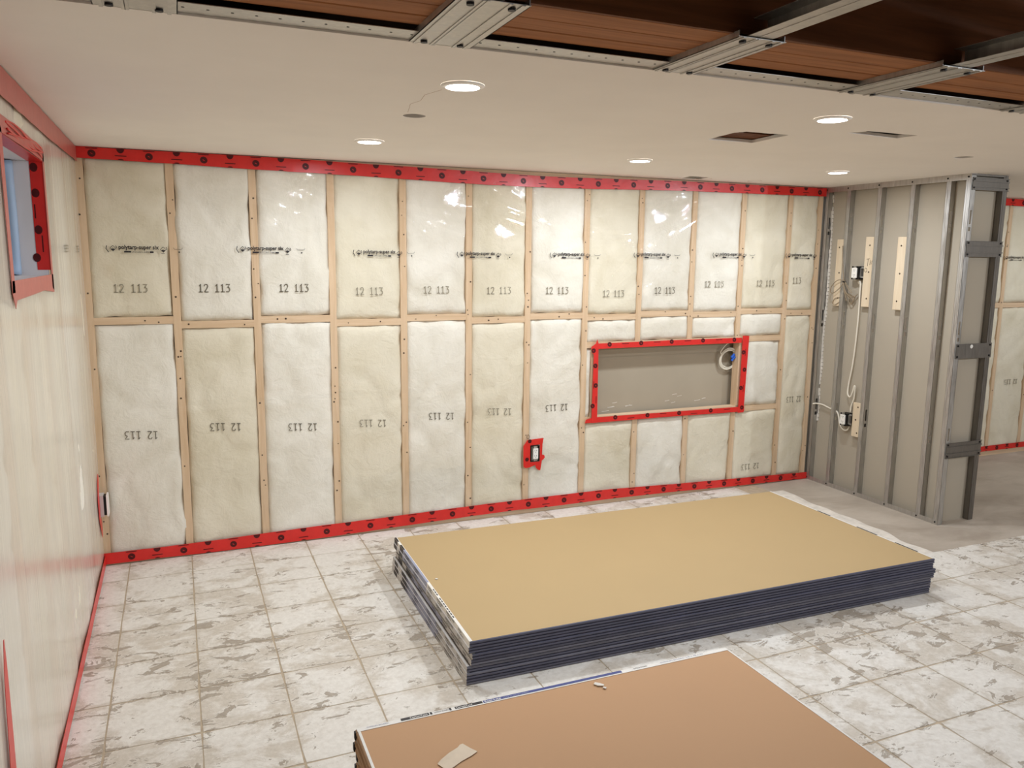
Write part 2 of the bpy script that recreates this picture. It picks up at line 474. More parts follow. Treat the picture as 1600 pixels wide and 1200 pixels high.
def logo(fn, u, v, parent, d=0.0125):
    s = 0.285
    mb = MB()
    def sym(cu, cv, r):
        mb.ribbon([(cu, cv + r), (cu + r, cv), (cu, cv - r), (cu - r, cv), (cu - 0.02 * r, cv + 0.98 * r)], fn, 0.0026, d, d + 0.0004)
        mb.prism([(cu - 0.45 * r, cv + 0.05 * r), (cu - 0.55 * r, cv - 0.35 * r), (cu, cv - 0.85 * r), (cu + 0.55 * r, cv - 0.35 * r), (cu + 0.45 * r, cv + 0.05 * r), (cu + 0.12 * r, cv - 0.3 * r), (cu, cv + 0.5 * r), (cu - 0.12 * r, cv - 0.3 * r)], fn, d, d + 0.0004)
        mb.ribbon([(cu + 0.9 * r, cv + 0.9 * r), (cu + 1.25 * r, cv + 0.4 * r), (cu + 1.2 * r, cv)], fn, 0.003, d, d + 0.0004)
    sym(u + 0.03, v - 0.002, 0.014)
    mb.ribbon([(u + 0.003, v + 0.012), (u - 0.001, v - 0.004), (u + 0.01, v - 0.022)], fn, 0.0035, d, d + 0.0004)
    sym(u + 0.262, v - 0.006, 0.014)
    mb.ribbon([(u + 0.252, v - 0.027), (u + 0.268, v - 0.027)], fn, 0.0025, d, d + 0.0004)
    mb.ribbon([(u + 0.08, v - 0.0185), (u + 0.112, v - 0.0185)], fn, 0.008, d, d + 0.0004)
    mb.ribbon([(u + 0.198, v - 0.0195), (u + 0.216, v - 0.0195)], fn, 0.008, d, d + 0.0004)
    mb.ribbon([(u + 0.31, v + 0.004), (u + 0.315, v - 0.003), (u + 0.35, v - 0.003), (u + 0.354, v + 0.005)], fn, 0.0018, d, d + 0.0004)
    mb.disc(fn, u + 0.337, v - 0.018, 0.004, d, d + 0.0004, 8)
    mb.build('printed_emblem', M['ink'], parent)
    text_mesh('polytarp-super six', 0.029, fn, u + 0.056, v - 0.005, d + 0.0002, 'printed_lettering', M['ink'], parent, bold=0.028, width=0.186)
    text_mesh('CAN/CGSB-51.34-M86', 0.0095, fn, u + 0.114, v - 0.0225, d + 0.0002, 'printed_lettering', M['ink'], parent, bold=0.01, width=0.082)

def tape_strip(fn, top, bot, d, parent, name='red_tape', th=0.0012, rag=0.0015, seed=0.0, step=0.06, mat=None):
    def ip(L, u):
        if u <= L[0][0]: return L[0][1]
        for (a, b), (c, e) in zip(L, L[1:]):
            if u <= c: return b + (e - b) * (u - a) / (c - a)
        return L[-1][1]
    u0, u1 = top[0][0], top[-1][0]
    n = max(2, int((u1 - u0) / step))
    V = []
    for i in range(n + 1):
        u = u0 + (u1 - u0) * i / n
        a = ip(top, u) + rag * noise.noise((u * 9, seed, 0)); b = ip(bot, u) + rag * noise.noise((u * 9, seed + 4, 2))
        dd = d + 0.0010 * noise.noise((u * 4, seed, 7)) 
        V += [fn(u, b, dd), fn(u, a, dd), fn(u, b, dd + th), fn(u, a, dd + th)]
    F = []
    for i in range(n):
        k = 4 * i
        F += [(k, k + 1, k + 5, k + 4), (k + 2, k + 6, k + 7, k + 3), (k + 1, k + 3, k + 7, k + 5), (k, k + 4, k + 6, k + 2)]
    F += [(0, 2, 3, 1), (4 * n, 4 * n + 1, 4 * n + 3, 4 * n + 2)]
    return obj(name, V, F, mat or M['tape'], parent), lambda u: (ip(bot, u), ip(top, u))

def tape_print(fn, ip, us, us2, d, parent, r=0.0175, vertical=False):
    """rows of dark roundels and short lines printed on the tape"""
    mb = MB()
    for k, u in enumerate(us):
        b, t = ip(u); c = (b + t) / 2 - 0.002
        mb.disc(fn, u, c, r * 0.98, d, d + 0.0004, 14, sx=1.05, rot=-0.5)
        mb.ribbon([(u - 0.005, c + 0.002), (u + 0.004, c - 0.003)], fn, 0.003, d + 0.0004, d + 0.0006, m=1)
        mb.ribbon([(u - 0.026, t - 0.005), (u + 0.026, t - 0.005)], fn, 0.004, d, d + 0.0004)
    for u in us2:
        b, t = ip(u)
        pts = [(u + 0.0175 * math.cos(a), t - 0.001 + (0.021 * math.sin(a))) for a in [math.pi + math.pi * q / 8 for q in range(9)]]
        mb.prism(pts, fn, d, d + 0.0004)
        mb.ribbon([(u - 0.026, b + 0.021), (u + 0.026, b + 0.021)], fn, 0.004, d, d + 0.0004)
        pts = [(u + 0.013 * math.cos(a), b + 0.001 + (0.006 * math.sin(a))) for a in [math.pi * q / 6 for q in range(7)]]
        mb.prism(pts, fn, d, d + 0.0004)
    return mb.build('tape_print', [M['tape_print'], M['tape']], parent)

def film_sheet(fn, us, vs, hole, height, parent, mat, name='vapour_barrier'):
    V = []; F = []; nu = len(us)
    for v in vs:
        for u in us: V.append(fn(u, v, height(u, v)))
    for j in range(len(vs) - 1):
        for i in range(nu - 1):
            cu, cv = (us[i] + us[i + 1]) / 2, (vs[j] + vs[j + 1]) / 2
            if any(a < cu < b and c < cv < e for a, b, c, e in hole): continue
            F.append((j * nu + i, j * nu + i + 1, (j + 1) * nu + i + 1, (j + 1) * nu + i))
    return obj(name, V, F, mat, parent, True)

def axis(a, b, step, extra=()):
    n = int(round((b - a) / step)); L = [a + (b - a) * i / n for i in range(n + 1)]
    for e in extra:
        k = min(range(len(L)), key=lambda q: abs(L[q] - e)); L[k] = e
    return L

def dots(fn, pts, d, parent, name='staple', r=0.0045):
    mb = MB()
    for u, v in pts: mb.disc(fn, u, v, r * R.uniform(0.7, 1.2), d, d + 0.0008, 7)
    return stuff(mb.build(name, M['nail'], parent))

# ================================================================== FLOOR
def build_floor():
    fl = struct(MB().box(-0.4, 8.7, -7.2, 0.3, -0.12, 0.0).build('floor', M['slab']))
    # bed of tan mastic under the old tile field, then the residue squares on it
    S = 0.3055; X0 = 0.128; Y0 = -0.255
    bed = MB()
    bed.prism([(0.0, -4.6), (0.0, -0.012), (4.27, -0.012), (4.25, -1.5), (6.4, -1.5), (6.4, -4.6)], flat(0.0), 0.0, 0.0012)
    bed.build('joint_bed', M['grout'], fl)
    meshes = []
    for k in range(6):
        rr = random.Random(40 + k); V = []
        hw = S / 2 - 0.0022
        for side in range(4):
            for q in range(4):
                t = -1 + 2 * q / 4
                x, y = t * hw, -hw
                y += rr.uniform(-0.0004, 0.0024)
                if q == 0: x += 0.003; y += 0.002
                for _ in range(side): x, y = -y, x
                V.append((x, y))
        n = len(V); mb = MB()
        v3 = [(x * 1.004, y * 1.004, 0.0) for x, y in V] + [(x, y, 0.0016) for x, y in V]
        mb.add(v3, [tuple(range(n, 2 * n))] + [(i, (i + 1) % n, n + (i + 1) % n, n + i) for i in range(n)])
        o = mb.build('floor_tile', M['floor_tile'], fl); meshes.append(o.data); bpy.data.objects.remove(o)
    cnt = 0
    for i in range(-1, 21):
        for j in range(0, 15):
            cx, cy = X0 + (i + 0.5) * S, Y0 - (j - 0.5) * S
            if cx > 4.25 and cy > -1.55: continue
            if cx > 6.3: continue
            # only what the photograph's field of view reaches
            dx, dy = cx - 0.4317, cy + 4.5152
            if dy < 0.2: continue
            ang = math.degrees(math.atan2(dx, dy))
            if ang > 62 or (dy < 1.3): continue
            if i == -1 or j == 0:
                x0, x1 = max(0.003, cx - S / 2 + 0.003), cx + S / 2 - 0.003
                y0, y1 = cy - S / 2 + 0.003, min(-0.014, cy + S / 2 - 0.003)
                MB().box(x0 - cx, x1 - cx, y0 - cy, y1 - cy, 0.0, 0.0028, ch=0.0008).build('floor_tile', M['floor_tile'], fl, loc=(cx, cy, 0.0))
            else:
                o = bpy.data.objects.new('floor_tile', meshes[(i * 5 + j * 3) % 6]); link(o, fl)
                o.location = (cx, cy, 0.0012); o.rotation_euler = (0, 0, R.choice((0, 1, 2, 3)) * math.pi / 2 + R.uniform(-0.006, 0.006))
            cnt += 1
    # smeared strip of white mortar between the stack and the steel wall
    mb = MB(); pts = []
    for q in range(26):
        t = q / 25; pts.append((4.235 + 0.012 * noise.noise((t * 9, 0, 0)), -0.2 - 1.4 * t))
    for q in range(25, -1, -1):
        t = q / 25; pts.append((4.375 - 0.05 * t + 0.05 * noise.noise((t * 7, 3, 0)) + 0.02 * noise.noise((t * 25, 3, 0)), -0.2 - 1.4 * t))
    for a in range(25):
        b = 51 - a
        mb.prism([pts[a], pts[a + 1], pts[b - 1], pts[b]], flat(0.0), 0.0, 0.0022)
    mb.build('mortar_smear', M['mortar'], fl)
    return fl
FLOOR = build_floor()

# ================================================================== BACK WALL
STUDS = [0.0199, 0.4281, 0.8305, 1.2408, 1.649, 2.0516, 2.4393, 2.8426, 3.2417, 3.6536, 4.057, 4.4632, 4.735]
NX0, NX1, NZ0, NZ1 = 2.934, 4.077, 0.603, 1.060     # niche opening

def build_back_wall():
    wb = MB()
    wb.box(-0.4, 8.7, 0.10, 0.34, -0.1, 2.75)
    root = struct(wb.build('wall_back', M['concrete']))
    sw = 0.019; SD = 0.064
    Z0, Z1 = 0.038, H - 0.04
    # plates
    for a, b in ((0.0, WX - 0.0), (5.10, 8.6)):
        fbox(MB(), back, a, b, 0.0, 0.038, -SD, 0.0).build('bottom_plate', M['pine_x'], root)
        fbox(MB(), back, a, b, H - 0.04, H - 0.002, -SD, 0.0).build('top_plate', M['pine_x'], root)
    st_pts = []
    for k, x in enumerate(STUDS):
        segs = [(Z0, Z1)]
        if k in (8, 9, 10): segs = [(Z0, NZ0 - 0.038), (NZ1 + 0.038, Z1)]
        for a, b in segs:
            fbox(MB(), back, x - sw, x + sw, a, b, -SD, 0.0).build('stud', M['pine'], root)
        for _ in range(9):
            z = R.uniform(0.12, 2.05)
            if any(a < z < b for a, b in segs): st_pts.append((x + R.uniform(-0.011, 0.011), z))
    # niche frame: header, sill, jamb studs, and the short rails right of it
    fbox(MB(), back, STUDS[7] + sw, STUDS[10] + sw, NZ1, NZ1 + 0.038, -SD, 0.0).build('niche_header', M['pine_x'], root)
    fbox(MB(), back, STUDS[7] + sw, STUDS[10] + sw, NZ0 - 0.038, NZ0, -SD, 0.0).build('niche_sill', M['pine_x'], root)
    fbox(MB(), back, NX0 - 0.038, NX0, NZ0, NZ1, -SD, 0.0).build('niche_jamb', M['pine'], root)
    fbox(MB(), back, NX1, NX1 + 0.038, NZ0, NZ1, -SD, 0.0).build('niche_jamb', M['pine'], root)
    fbox(MB(), back, STUDS[10] + sw, STUDS[11] - sw, 1.063, 1.103, -SD, -0.0005).build('blocking', M['pine_x'], root)
    fbox(MB(), back, STUDS[10] + sw, STUDS[11] - sw, 0.560, 0.598, -SD, -0.0005).build('blocking', M['pine_x'], root)
    BZ = [1.295, 1.268, 1.287, 1.260, 1.280, 1.2565, 1.2725, 1.2585, 1.274, 1.262, 1.2775, 1.2605]
    for k, z in enumerate(BZ):
        a, b = STUDS[k] + sw, STUDS[k + 1] - sw
        fbox(MB(), back, a, b, z - 0.019, z + 0.019, -SD, -0.001).build('blocking', M['pine_x'], root)
        for _ in range(2): st_pts.append((R.uniform(a + 0.02, b - 0.02), z + R.uniform(-0.012, 0.012)))
    # right part of the same wall, past the stub
    FAR = [5.12 + 0.4064 * i for i in range(9)]
    for x in FAR:
        fbox(MB(), back, x - sw, x + sw, Z0, Z1, -SD, 0.0).build('stud', M['pine'], root)
        for _ in range(5): st_pts.append((x + R.uniform(-0.01, 0.01), R.uniform(0.2, 2.0)))
    for a, b in zip(FAR, FAR[1:]):
        fbox(MB(), back, a + sw, b - sw, 1.265, 1.303, -SD, -0.001).build('blocking', M['pine_x'], root)
    dots(back, st_pts, 0.0002, root)
    # batts
    WB, YB = M['white_batt'], M['yellow_batt']
    up = [YB, WB, WB, YB, WB, YB, WB, YB, WB, WB, YB, YB]
    dn = [WB, YB, WB, YB, WB, YB, WB]
    up_b = []; dn_b = []; sd = 1
    for k in range(12):
        a, b = STUDS[k] + sw, STUDS[k + 1] - sw
        up_b.append(batt(back, a, b, BZ[k] + 0.02, Z1 - 0.002, up[k], root, sd)); sd += 1
    for k in range(7):
        a, b = STUDS[k] + sw, STUDS[k + 1] - sw
        dn_b.append(batt(back, a, b, Z0 + 0.002, BZ[k] - 0.02, dn[k], root, sd)); sd += 1
    for k in (7, 8, 9):
        batt(back, STUDS[k] + sw, STUDS[k + 1] - sw, NZ1 + 0.04, BZ[k] - 0.02, WB, root, sd); sd += 1
    batt(back, STUDS[10] + sw, STUDS[11] - sw, 1.104, BZ[10] - 0.02, WB, root, sd); sd += 1
    batt(back, STUDS[10] + sw + 0.036, STUDS[11] - sw, 0.60, 1.062, WB, root, sd); sd += 1
    batt(back, STUDS[7] + sw, NX0 - 0.04, NZ0, NZ1, WB, root, sd); sd += 1
    low = {}
    for k, mt in ((7, YB), (8, WB), (9, YB), (10, YB)):
        low[k] = batt(back, STUDS[k] + sw, STUDS[k + 1] - sw, Z0 + 0.002, 0.559, mt, root, sd); sd += 1
    low[11] = batt(back, STUDS[11] + sw, STUDS[12] - sw, Z0 + 0.002, BZ[11] - 0.02, YB, root, sd); sd += 1
    far_b = []
    for a, b in zip(FAR, FAR[1:]):
        batt(back, a + sw, b - sw, 1.304, Z1 - 0.002, YB, root, sd); sd += 1
        far_b.append(batt(back, a + sw, b - sw, Z0 + 0.002, 1.264, YB, root, sd)); sd += 1
    # stamped numbers on the batts
    U = [(0.137, 1.461), (0.539, 1.460), (0.949, 1.459), (1.366, 1.438), (1.765, 1.443), (2.163, 1.436), (2.557, 1.434), (2.964, 1.411), (3.355, 1.429), (3.753, 1.469), (4.193, 1.474)]
    for k, (u, v) in enumerate(U): stamp(back, u, v, up_b[k], False, M['stamp_dark'] if k in (1, 2, 8) else M['stamp'])
    stamp(back, 4.487, 1.493, up_b[11], False, M['stamp'], w=0.152, text='  113'[1:] )
    D = [(0.149, 0.698), (0.567, 0.711), (0.978, 0.680), (1.380, 0.673), (1.800, 0.686), (2.180, 0.688), (2.576, 0.683)]
    for k, (u, v) in enumerate(D): stamp(back, u, v, dn_b[k], True, M['stamp_dark'] if k in (0, 1, 2, 4, 6) else M['stamp'], tilt=-0.07 if k < 6 else 0)
    stamp(back, 4.16, 0.143, low[10], True, M['stamp'])
    stamp(back, 4.535, 0.62, low[11], True, M['stamp'], w=0.13)
    stamp(back, 6.885, 0.63, far_b[4], True, M['stamp'])
    # poly film with real creases
    seg = []
    def cr(x0, z0, x1, z1, wd, am): seg.append((x0, z0, x1, z1, wd, am))
    cr(1.06, 2.06, 1.25, 2.00, 0.012, 0.004); cr(1.00, 2.05, 1.24, 1.955, 0.012, 0.005); cr(0.98, 2.00, 1.22, 1.91, 0.014, 0.005)
    cr(0.97, 1.955, 1.20, 1.87, 0.012, 0.004); cr(1.10, 2.08, 1.45, 1.98, 0.01, 0.003)
    cr(2.20, 2.05, 2.46, 1.93, 0.013, 0.006); cr(2.23, 1.99, 2.47, 1.90, 0.012, 0.005); cr(2.18, 1.95, 2.44, 1.86, 0.014, 0.006)
    cr(2.30, 2.07, 2.48, 1.97, 0.010, 0.004); cr(2.05, 1.93, 2.42, 1.885, 0.012, 0.004); cr(1.75, 1.86, 2.0, 1.80, 0.014, 0.004)
    cr(1.78, 1.79, 2.02, 1.755, 0.012, 0.003); cr(2.60, 1.82, 2.86, 1.74, 0.013, 0.004); cr(2.62, 1.77, 3.02, 1.755, 0.012, 0.003); cr(2.75, 1.72, 3.12, 1.745, 0.014, 0.004)
    cr(3.22, 1.99, 3.66, 2.03, 0.012, 0.004); cr(3.28, 1.96, 3.60, 2.05, 0.012, 0.006); cr(3.24, 1.76, 3.66, 1.93, 0.014, 0.006); cr(3.34, 1.83, 3.62, 1.95, 0.010, 0.004)
    cr(3.18, 1.43, 3.46, 1.58, 0.014, 0.006); cr(3.16, 1.39, 3.34, 1.47, 0.010, 0.005); cr(3.12, 1.36, 3.22, 1.42, 0.010, 0.003)
    cr(0.0, 0.835, 4.76, 0.835, 0.010, 0.0028)
    cr(0.62, 0.30, 0.95, 0.36, 0.02, 0.002); cr(4.15, 0.9, 4.6, 1.0, 0.02, 0.003)
    rc = random.Random(5)
    for cu_, cv_, su, sv, ang, n_ in ((1.08, 1.98, 0.12, 0.09, -0.45, 5), (2.38, 1.95, 0.13, 0.08, -0.5, 7), (2.85, 1.76, 0.16, 0.05, -0.1, 4), (3.46, 1.93, 0.12, 0.08, 0.45, 6), (3.30, 1.50, 0.14, 0.08, 0.75, 5), (1.85, 1.83, 0.12, 0.05, -0.25, 3)):
        for _ in range(n_):
            x, z = rc.gauss(cu_, su), min(2.06, rc.gauss(cv_, sv)); L = rc.uniform(0.08, 0.17); a = ang + rc.gauss(0, 0.16)
            cr(x - L * math.cos(a), z - L * math.sin(a), x + L * math.cos(a), z + L * math.sin(a), rc.uniform(0.008, 0.011), rc.uniform(0.004, 0.008))
    def hgt(u, v):
        h = 0.0105 + 0.0014 * noise.noise((u * 2.1, v * 1.3, 0.4)) + 0.0010 * noise.noise((u * 6 + v * 5, v * 9 - u * 4, 2.2))
        for x0, z0, x1, z1, wd, am in seg:
            if u < min(x0, x1) - 0.06 or u > max(x0, x1) + 0.06 or v < min(z0, z1) - 0.06 or v > max(z0, z1) + 0.06: continue
            dx, dz = x1 - x0, z1 - z0; L = math.hypot(dx, dz)
            t = ((u - x0) * dx + (v - z0) * dz) / L; p = abs((u - x0) * dz - (v - z0) * dx) / L
            if -0.05 < t < L + 0.05 and p < wd * 3:
                e = min(1.0, (t + 0.05) / 0.08, (L + 0.05 - t) / 0.08)
                h += am * max(0, e) * math.exp(-(p / wd) ** 2)
        return h
    us = axis(0.004, WX - 0.004, 0.0115, (NX0, NX1, 2.462, 2.528)); vs = axis(0.012, H - 0.012, 0.0115, (NZ0, NZ1, 0.342, 0.452))
    fs = film_sheet(back, us, vs, [(NX0, NX1, NZ0, NZ1), (2.462, 2.528, 0.342, 0.452)], hgt, root, M['film'])
    us2 = axis(5.10, 8.6, 0.05); vs2 = axis(0.012, H - 0.012, 0.05)
    fs2 = film_sheet(back, us2, vs2, [], hgt, root, M['film'])
    for k, u in enumerate((0.118, 0.738, 1.358, 1.972, 2.581, 3.184, 3.805, 4.434)):
        logo(back, u, [1.664, 1.668, 1.657, 1.654, 1.656, 1.662, 1.669, 1.671][k], fs)
    for u in (5.30, 6.02, 6.70, 7.32, 7.94): logo(back, u, 1.675, fs2)
    # red tape along ceiling and floor, following the sag of the sheet
    tt = [(0.002, 2.150), (0.25, 2.148), (0.8, 2.148), (1.12, 2.146), (1.4, 2.141), (1.7, 2.139), (2.0, 2.134), (2.32, 2.128), (2.58, 2.126), (2.85, 2.130), (3.22, 2.136), (3.5, 2.142), (4.25, 2.144), (4.764, 2.147)]
    tb = [(0.002, 2.096), (0.25, 2.092), (0.48, 2.089), (0.79, 2.082), (1.12, 2.078), (1.4, 2.074), (1.7, 2.068), (2.0, 2.061), (2.32, 2.059), (2.58, 2.060), (2.85, 2.064), (3.22, 2.073), (3.5, 2.080), (4.25, 2.085), (4.764, 2.090)]
    o, ip = tape_strip(back, tt, tb, 0.0150, root, seed=1)
    tape_print(back, ip, [0.083 + 0.2565 * i for i in range(19) if 0.083 + 0.2565 * i < 4.74], [0.211 + 0.2565 * i for i in range(18) if 0.211 + 0.2565 * i < 4.74], 0.0172, o)
    bt = [(0.002, 0.073), (0.28, 0.071), (0.54, 0.073), (0.85, 0.080), (1.13, 0.085), (1.5, 0.088), (1.92, 0.095), (2.35, 0.099), (2.62, 0.100), (3.05, 0.100), (3.57, 0.082), (4.12, 0.068), (4.764, 0.052)]
    bb = [(0.002, 0.012), (0.28, 0.011), (0.54, 0.007), (0.85, 0.008), (1.13, 0.010), (1.5, 0.018), (1.92, 0.028), (2.35, 0.034), (2.62, 0.029), (3.05, 0.032), (3.57, 0.026), (4.12, 0.012), (4.764, 0.004)]
    o, ip = tape_strip(back, bt, bb, 0.0150, root, seed=2)
    tape_print(back, ip, [0.137 + 0.2575 * i for i in range(18)], [0.2625 + 0.2575 * i for i in range(18)], 0.0172, o)
    for a, b, sdd in ((0.043, 0.089, 3), (2.091, 2.146, 4)):
        o, ip = tape_strip(back, [(5.10, b), (8.6, b)], [(5.10, a), (8.6, a)], 0.0150, root, seed=sdd)
        tape_print(back, ip, [6.6 + 0.2575 * i for i in range(7)], [6.47 + 0.2575 * i for i in range(7)], 0.0172, o)
    # tape frame of the niche
    def piece(pts, us_, us2_, vert=False):
        dd = 0.0162 if vert else 0.0150
        o = MB().prism(pts, back, dd, dd + 0.0016).build('red_tape', M['tape'], root)
        mb = MB()
        for (u, v) in us_:
            mb.disc(back, u, v, 0.0155, dd + 0.0016, dd + 0.0020, 12, sx=1.05, rot=-0.5); mb.ribbon([(u - 0.005, v + 0.002), (u + 0.004, v - 0.003)], back, 0.003, dd + 0.0020, dd + 0.0022, m=1)
        for (u, v) in us2_:
            if vert: mb.ribbon([(u, v - 0.024), (u, v + 0.024)], back, 0.004, dd + 0.0016, dd + 0.0020)
            else: mb.ribbon([(u - 0.026, v), (u + 0.026, v)], back, 0.004, dd + 0.0016, dd + 0.0020)
        mb.build('tape_print', [M['tape_print'], M['tape']], o)
    t = 0.030
    piece([(2.925, 1.055), (3.5, 1.058), (4.085, 1.058), (4.085, 1.094), (3.5, 1.094), (2.925, 1.090)], [(3.02, 1.082), (3.26, 1.083), (3.50, 1.085), (3.755, 1.085), (4.02, 1.082)], [(3.14, 1.084), (3.385, 1.086), (3.63, 1.086), (3.89, 1.086)])
    piece([(2.905, 0.602), (2.86, 0.590), (2.852, 0.568), (3.0, 0.566), (3.5, 0.567), (4.14, 0.562), (4.14, 0.598), (3.5, 0.600), (2.935, 0.602)], [(3.08, 0.592), (3.33, 0.590), (3.585, 0.588), (3.85, 0.588)], [(3.2, 0.58), (3.455, 0.592), (3.71, 0.576), (3.99, 0.588)])
    piece([(2.900, 0.566), (2.942, 0.566), (2.940, 0.8), (2.938, 1.09), (2.928, 1.118), (2.918, 1.09), (2.886, 1.07), (2.888, 1.035), (2.905, 1.02), (2.902, 0.8)], [(2.902, 1.045), (2.918, 0.945), (2.925, 0.815), (2.905, 0.68)], [(2.910, 0.82), (2.93, 0.72)], True)
    piece([(4.085, 0.556), (4.135, 0.556), (4.140, 0.8), (4.148, 1.105), (4.092, 1.108), (4.090, 0.8)], [(4.105, 0.99), (4.122, 0.865), (4.10, 0.735), (4.118, 0.592)], [(4.122, 0.99), (4.120, 0.73)], True)
    # mortar smears on the concrete inside the niche
    mb = MB()
    for cx, cz, n_ in ((3.10, 0.64, 4), (3.22, 0.655, 2), (3.58, 0.66, 2), (3.66, 0.675, 2), (3.84, 0.67, 2)):
        for _ in range(n_):
            a, b = cx + R.uniform(-0.04, 0.04), cz + R.uniform(-0.03, 0.03); l = R.uniform(0.015, 0.035)
            mb.ribbon([(a - l, b - 0.003), (a, b + R.uniform(-0.003, 0.004)), (a + l, b + 0.002)], back, R.uniform(0.002, 0.0045), -0.100, -0.0985)
    stuff(mb.build('mortar_smear', M['plaster'], root))
    mb = MB(); fbox(mb, back, 2.90, 4.12, 0.985, 1.06, -0.1, -0.092)
    mb.build('furring_strip', M['concrete'], root)
    return root
WALL_BACK = build_back_wall()

# ================================================================== LEFT WALL + WINDOW
WU0, WU1, WV0, WV1 = 1.150, 1.900, 1.556, 1.962     # window opening, u = -y
def build_left_wall():
    mb = MB()
    for a, b, c, e in ((-0.3, WU0, -0.1, 2.75), (WU1, 7.2, -0.1, 2.75), (WU0, WU1, -0.1, WV0), (WU0, WU1, WV1, 2.75)):
        fbox(mb, left, a, b, c, e, -0.30, -0.10)
    root = struct(mb.build('wall_left', M['concrete']))
    SD = 0.064; sw = 0.019
    fbox(MB(), left, 0.0, 7.0, 0.0, 0.038, -SD, 0.0).build('bottom_plate', M['pine'], root)
    fbox(MB(), left, 0.0, 7.0, H - 0.04, H - 0.002, -SD, 0.0).build('top_plate', M['pine'], root)
    Z0, Z1 = 0.038, H - 0.04
    us = [0.10 + 0.4064 * i for i in range(17)]
    sd = 60
    for k, u in enumerate(us):
        segs = [(Z0, Z1)]
        if WU0 - 0.06 < u < WU1 + 0.06: segs = [(Z0, WV0 - 0.05), (WV1 + 0.04, Z1)]
        for a, b in segs: fbox(MB(), left, u - sw, u + sw, a, b, -SD, 0.0).build('stud', M['pine'], root)
    for u in (WU0 - 0.045, WU1 + 0.045): fbox(MB(), left, u - sw, u + sw, WV0 - 0.05, WV1 + 0.04, -SD, -0.001).build('stud', M['pine'], root)
    fbox(MB(), left, WU0 - 0.04, WU1 + 0.04, WV0 - 0.05, WV0 - 0.012, -SD, -0.001).build('window_sill_plate', M['pine'], root)
    fbox(MB(), left, WU0 - 0.04, WU1 + 0.04, WV1 + 0.012, WV1 + 0.04, -SD, -0.001).build('window_header', M['pine'], root)
    for k in range(len(us) - 1):
        a, b = us[k] + sw, us[k + 1] - sw
        if b > 5.2: break
        if b > WU0 - 0.05 and a < WU1 + 0.05:
            batt(left, a, b, Z0, WV0 - 0.052, M['yellow_batt'], root, sd); sd += 1
            batt(left, a, b, WV1 + 0.042, Z1, M['yellow_batt'], root, sd); sd += 1
        else:
            batt(left, a, b, Z0, Z1, M['white_batt'] if k % 2 else M['yellow_batt'], root, sd); sd += 1
    batt(left, 0.0, us[0] - sw, Z0, Z1, M['yellow_batt'], root, sd)
    # slack film, hanging in vertical folds
    def hgt(u, v):
        h = 0.0075 + 0.0042 * noise.noise((u * 4.2, v * 0.55, 3.1)) + 0.0018 * noise.noise((u * 11, v * 0.9, 8.1))
        bell = math.exp(-((v - 0.12) / 0.16) ** 2)
        h += 0.006 * bell * noise.noise((u * 3.0, v * 3.5, 5.5))
        return h
    ul = axis(0.004, 6.9, 0.026, (WU0, WU1)); vl = axis(0.06, H - 0.012, 0.05, (WV0, WV1))
    fs = film_sheet(left, ul, vl, [(WU0, WU1, WV0, WV1)], hgt, root, M['film_left'])
    # faint print near the corner and beyond the window
    for u in (0.17, 0.60, 2.15):
        mb = MB()
        for q in range(3):
            mb.ribbon([(u, 1.668 - q * 0.012), (u + 0.075, 1.668 - q * 0.012)], left, 0.006, 0.0135, 0.0139)
        mb.build('printed_lettering', M['stamp'], fs)
    o, ip = tape_strip(left, [(0.0, 2.148), (6.9, 2.148)], [(0.0, 2.080), (1.0, 2.066), (6.9, 2.060)], 0.0150, root, seed=9, rag=0.004, mat=M['tape_haze_tint'])
    o, ip = tape_strip(left, [(0.0, 0.062), (1.2, 0.066), (6.9, 0.066)], [(0.0, 0.010), (6.9, 0.012)], 0.0130, root, seed=11, rag=0.004)
    # a seam of tape running down the sheet
    P = [(2.452, 0.0 + 0.72)]
    lft = lambda u, v, d: left(v, u, d)
    o, ip = tape_strip(lft, [(0.05, 2.512), (0.42, 2.506), (0.66, 2.478), (0.74, 2.452)], [(0.05, 2.452), (0.42, 2.447), (0.66, 2.440), (0.74, 2.446)], 0.0140, root, seed=12)
    # red tape round the window opening: on the wall and turned into the lining
    d0, d1 = 0.0115, 0.0128
    def pc(pts): return MB().prism(pts, left, d0, d1).build('red_tape', M['tape_haze_tint'], root)
    pc([(WU0 - 0.035, WV0 - 0.055), (WU0 + 0.004, WV0 - 0.045), (WU0 + 0.004, WV1 + 0.01), (WU0 - 0.03, WV1 + 0.045)])
    pc([(WU0 - 0.03, WV1), (WU0 + 0.3, WV1 + 0.004), (WU1 + 0.05, WV1), (WU1 + 0.05, WV1 + 0.05), (WU0 + 0.4, WV1 + 0.055), (WU0 - 0.03, WV1 + 0.045)])
    pc([(WU0 - 0.035, WV0 - 0.062), (WU0 + 0.2, WV0 - 0.046), (WU0 + 0.5, WV0 - 0.05), (WU1 - 0.02, WV0 - 0.052), (WU1 + 0.01, WV0 - 0.075), (WU1 + 0.04, WV0 - 0.03), (WU1 + 0.03, WV0 + 0.004), (WU0 - 0.03, WV0 + 0.004)])
    pc([(WU1 - 0.004, WV0 - 0.03), (WU1 + 0.04, WV0 - 0.03), (WU1 + 0.045, WV1 + 0.04), (WU1 - 0.004, WV1 + 0.01)])
    o = MB().box(-0.031, 0.0118, -WU0 - 0.0015, -WU0 - 0.0003, WV0 + 0.02, WV1).build('red_tape', M['tape'], root)
    mb = MB(); far = lambda u, v, d: (u, -WU0 - d, v)
    for z in (1.62, 1.72, 1.85, 1.94): mb.disc(far, -0.018 if z != 1.62 else -0.03, z, 0.016, 0.0015, 0.0019, 12, sx=0.8)
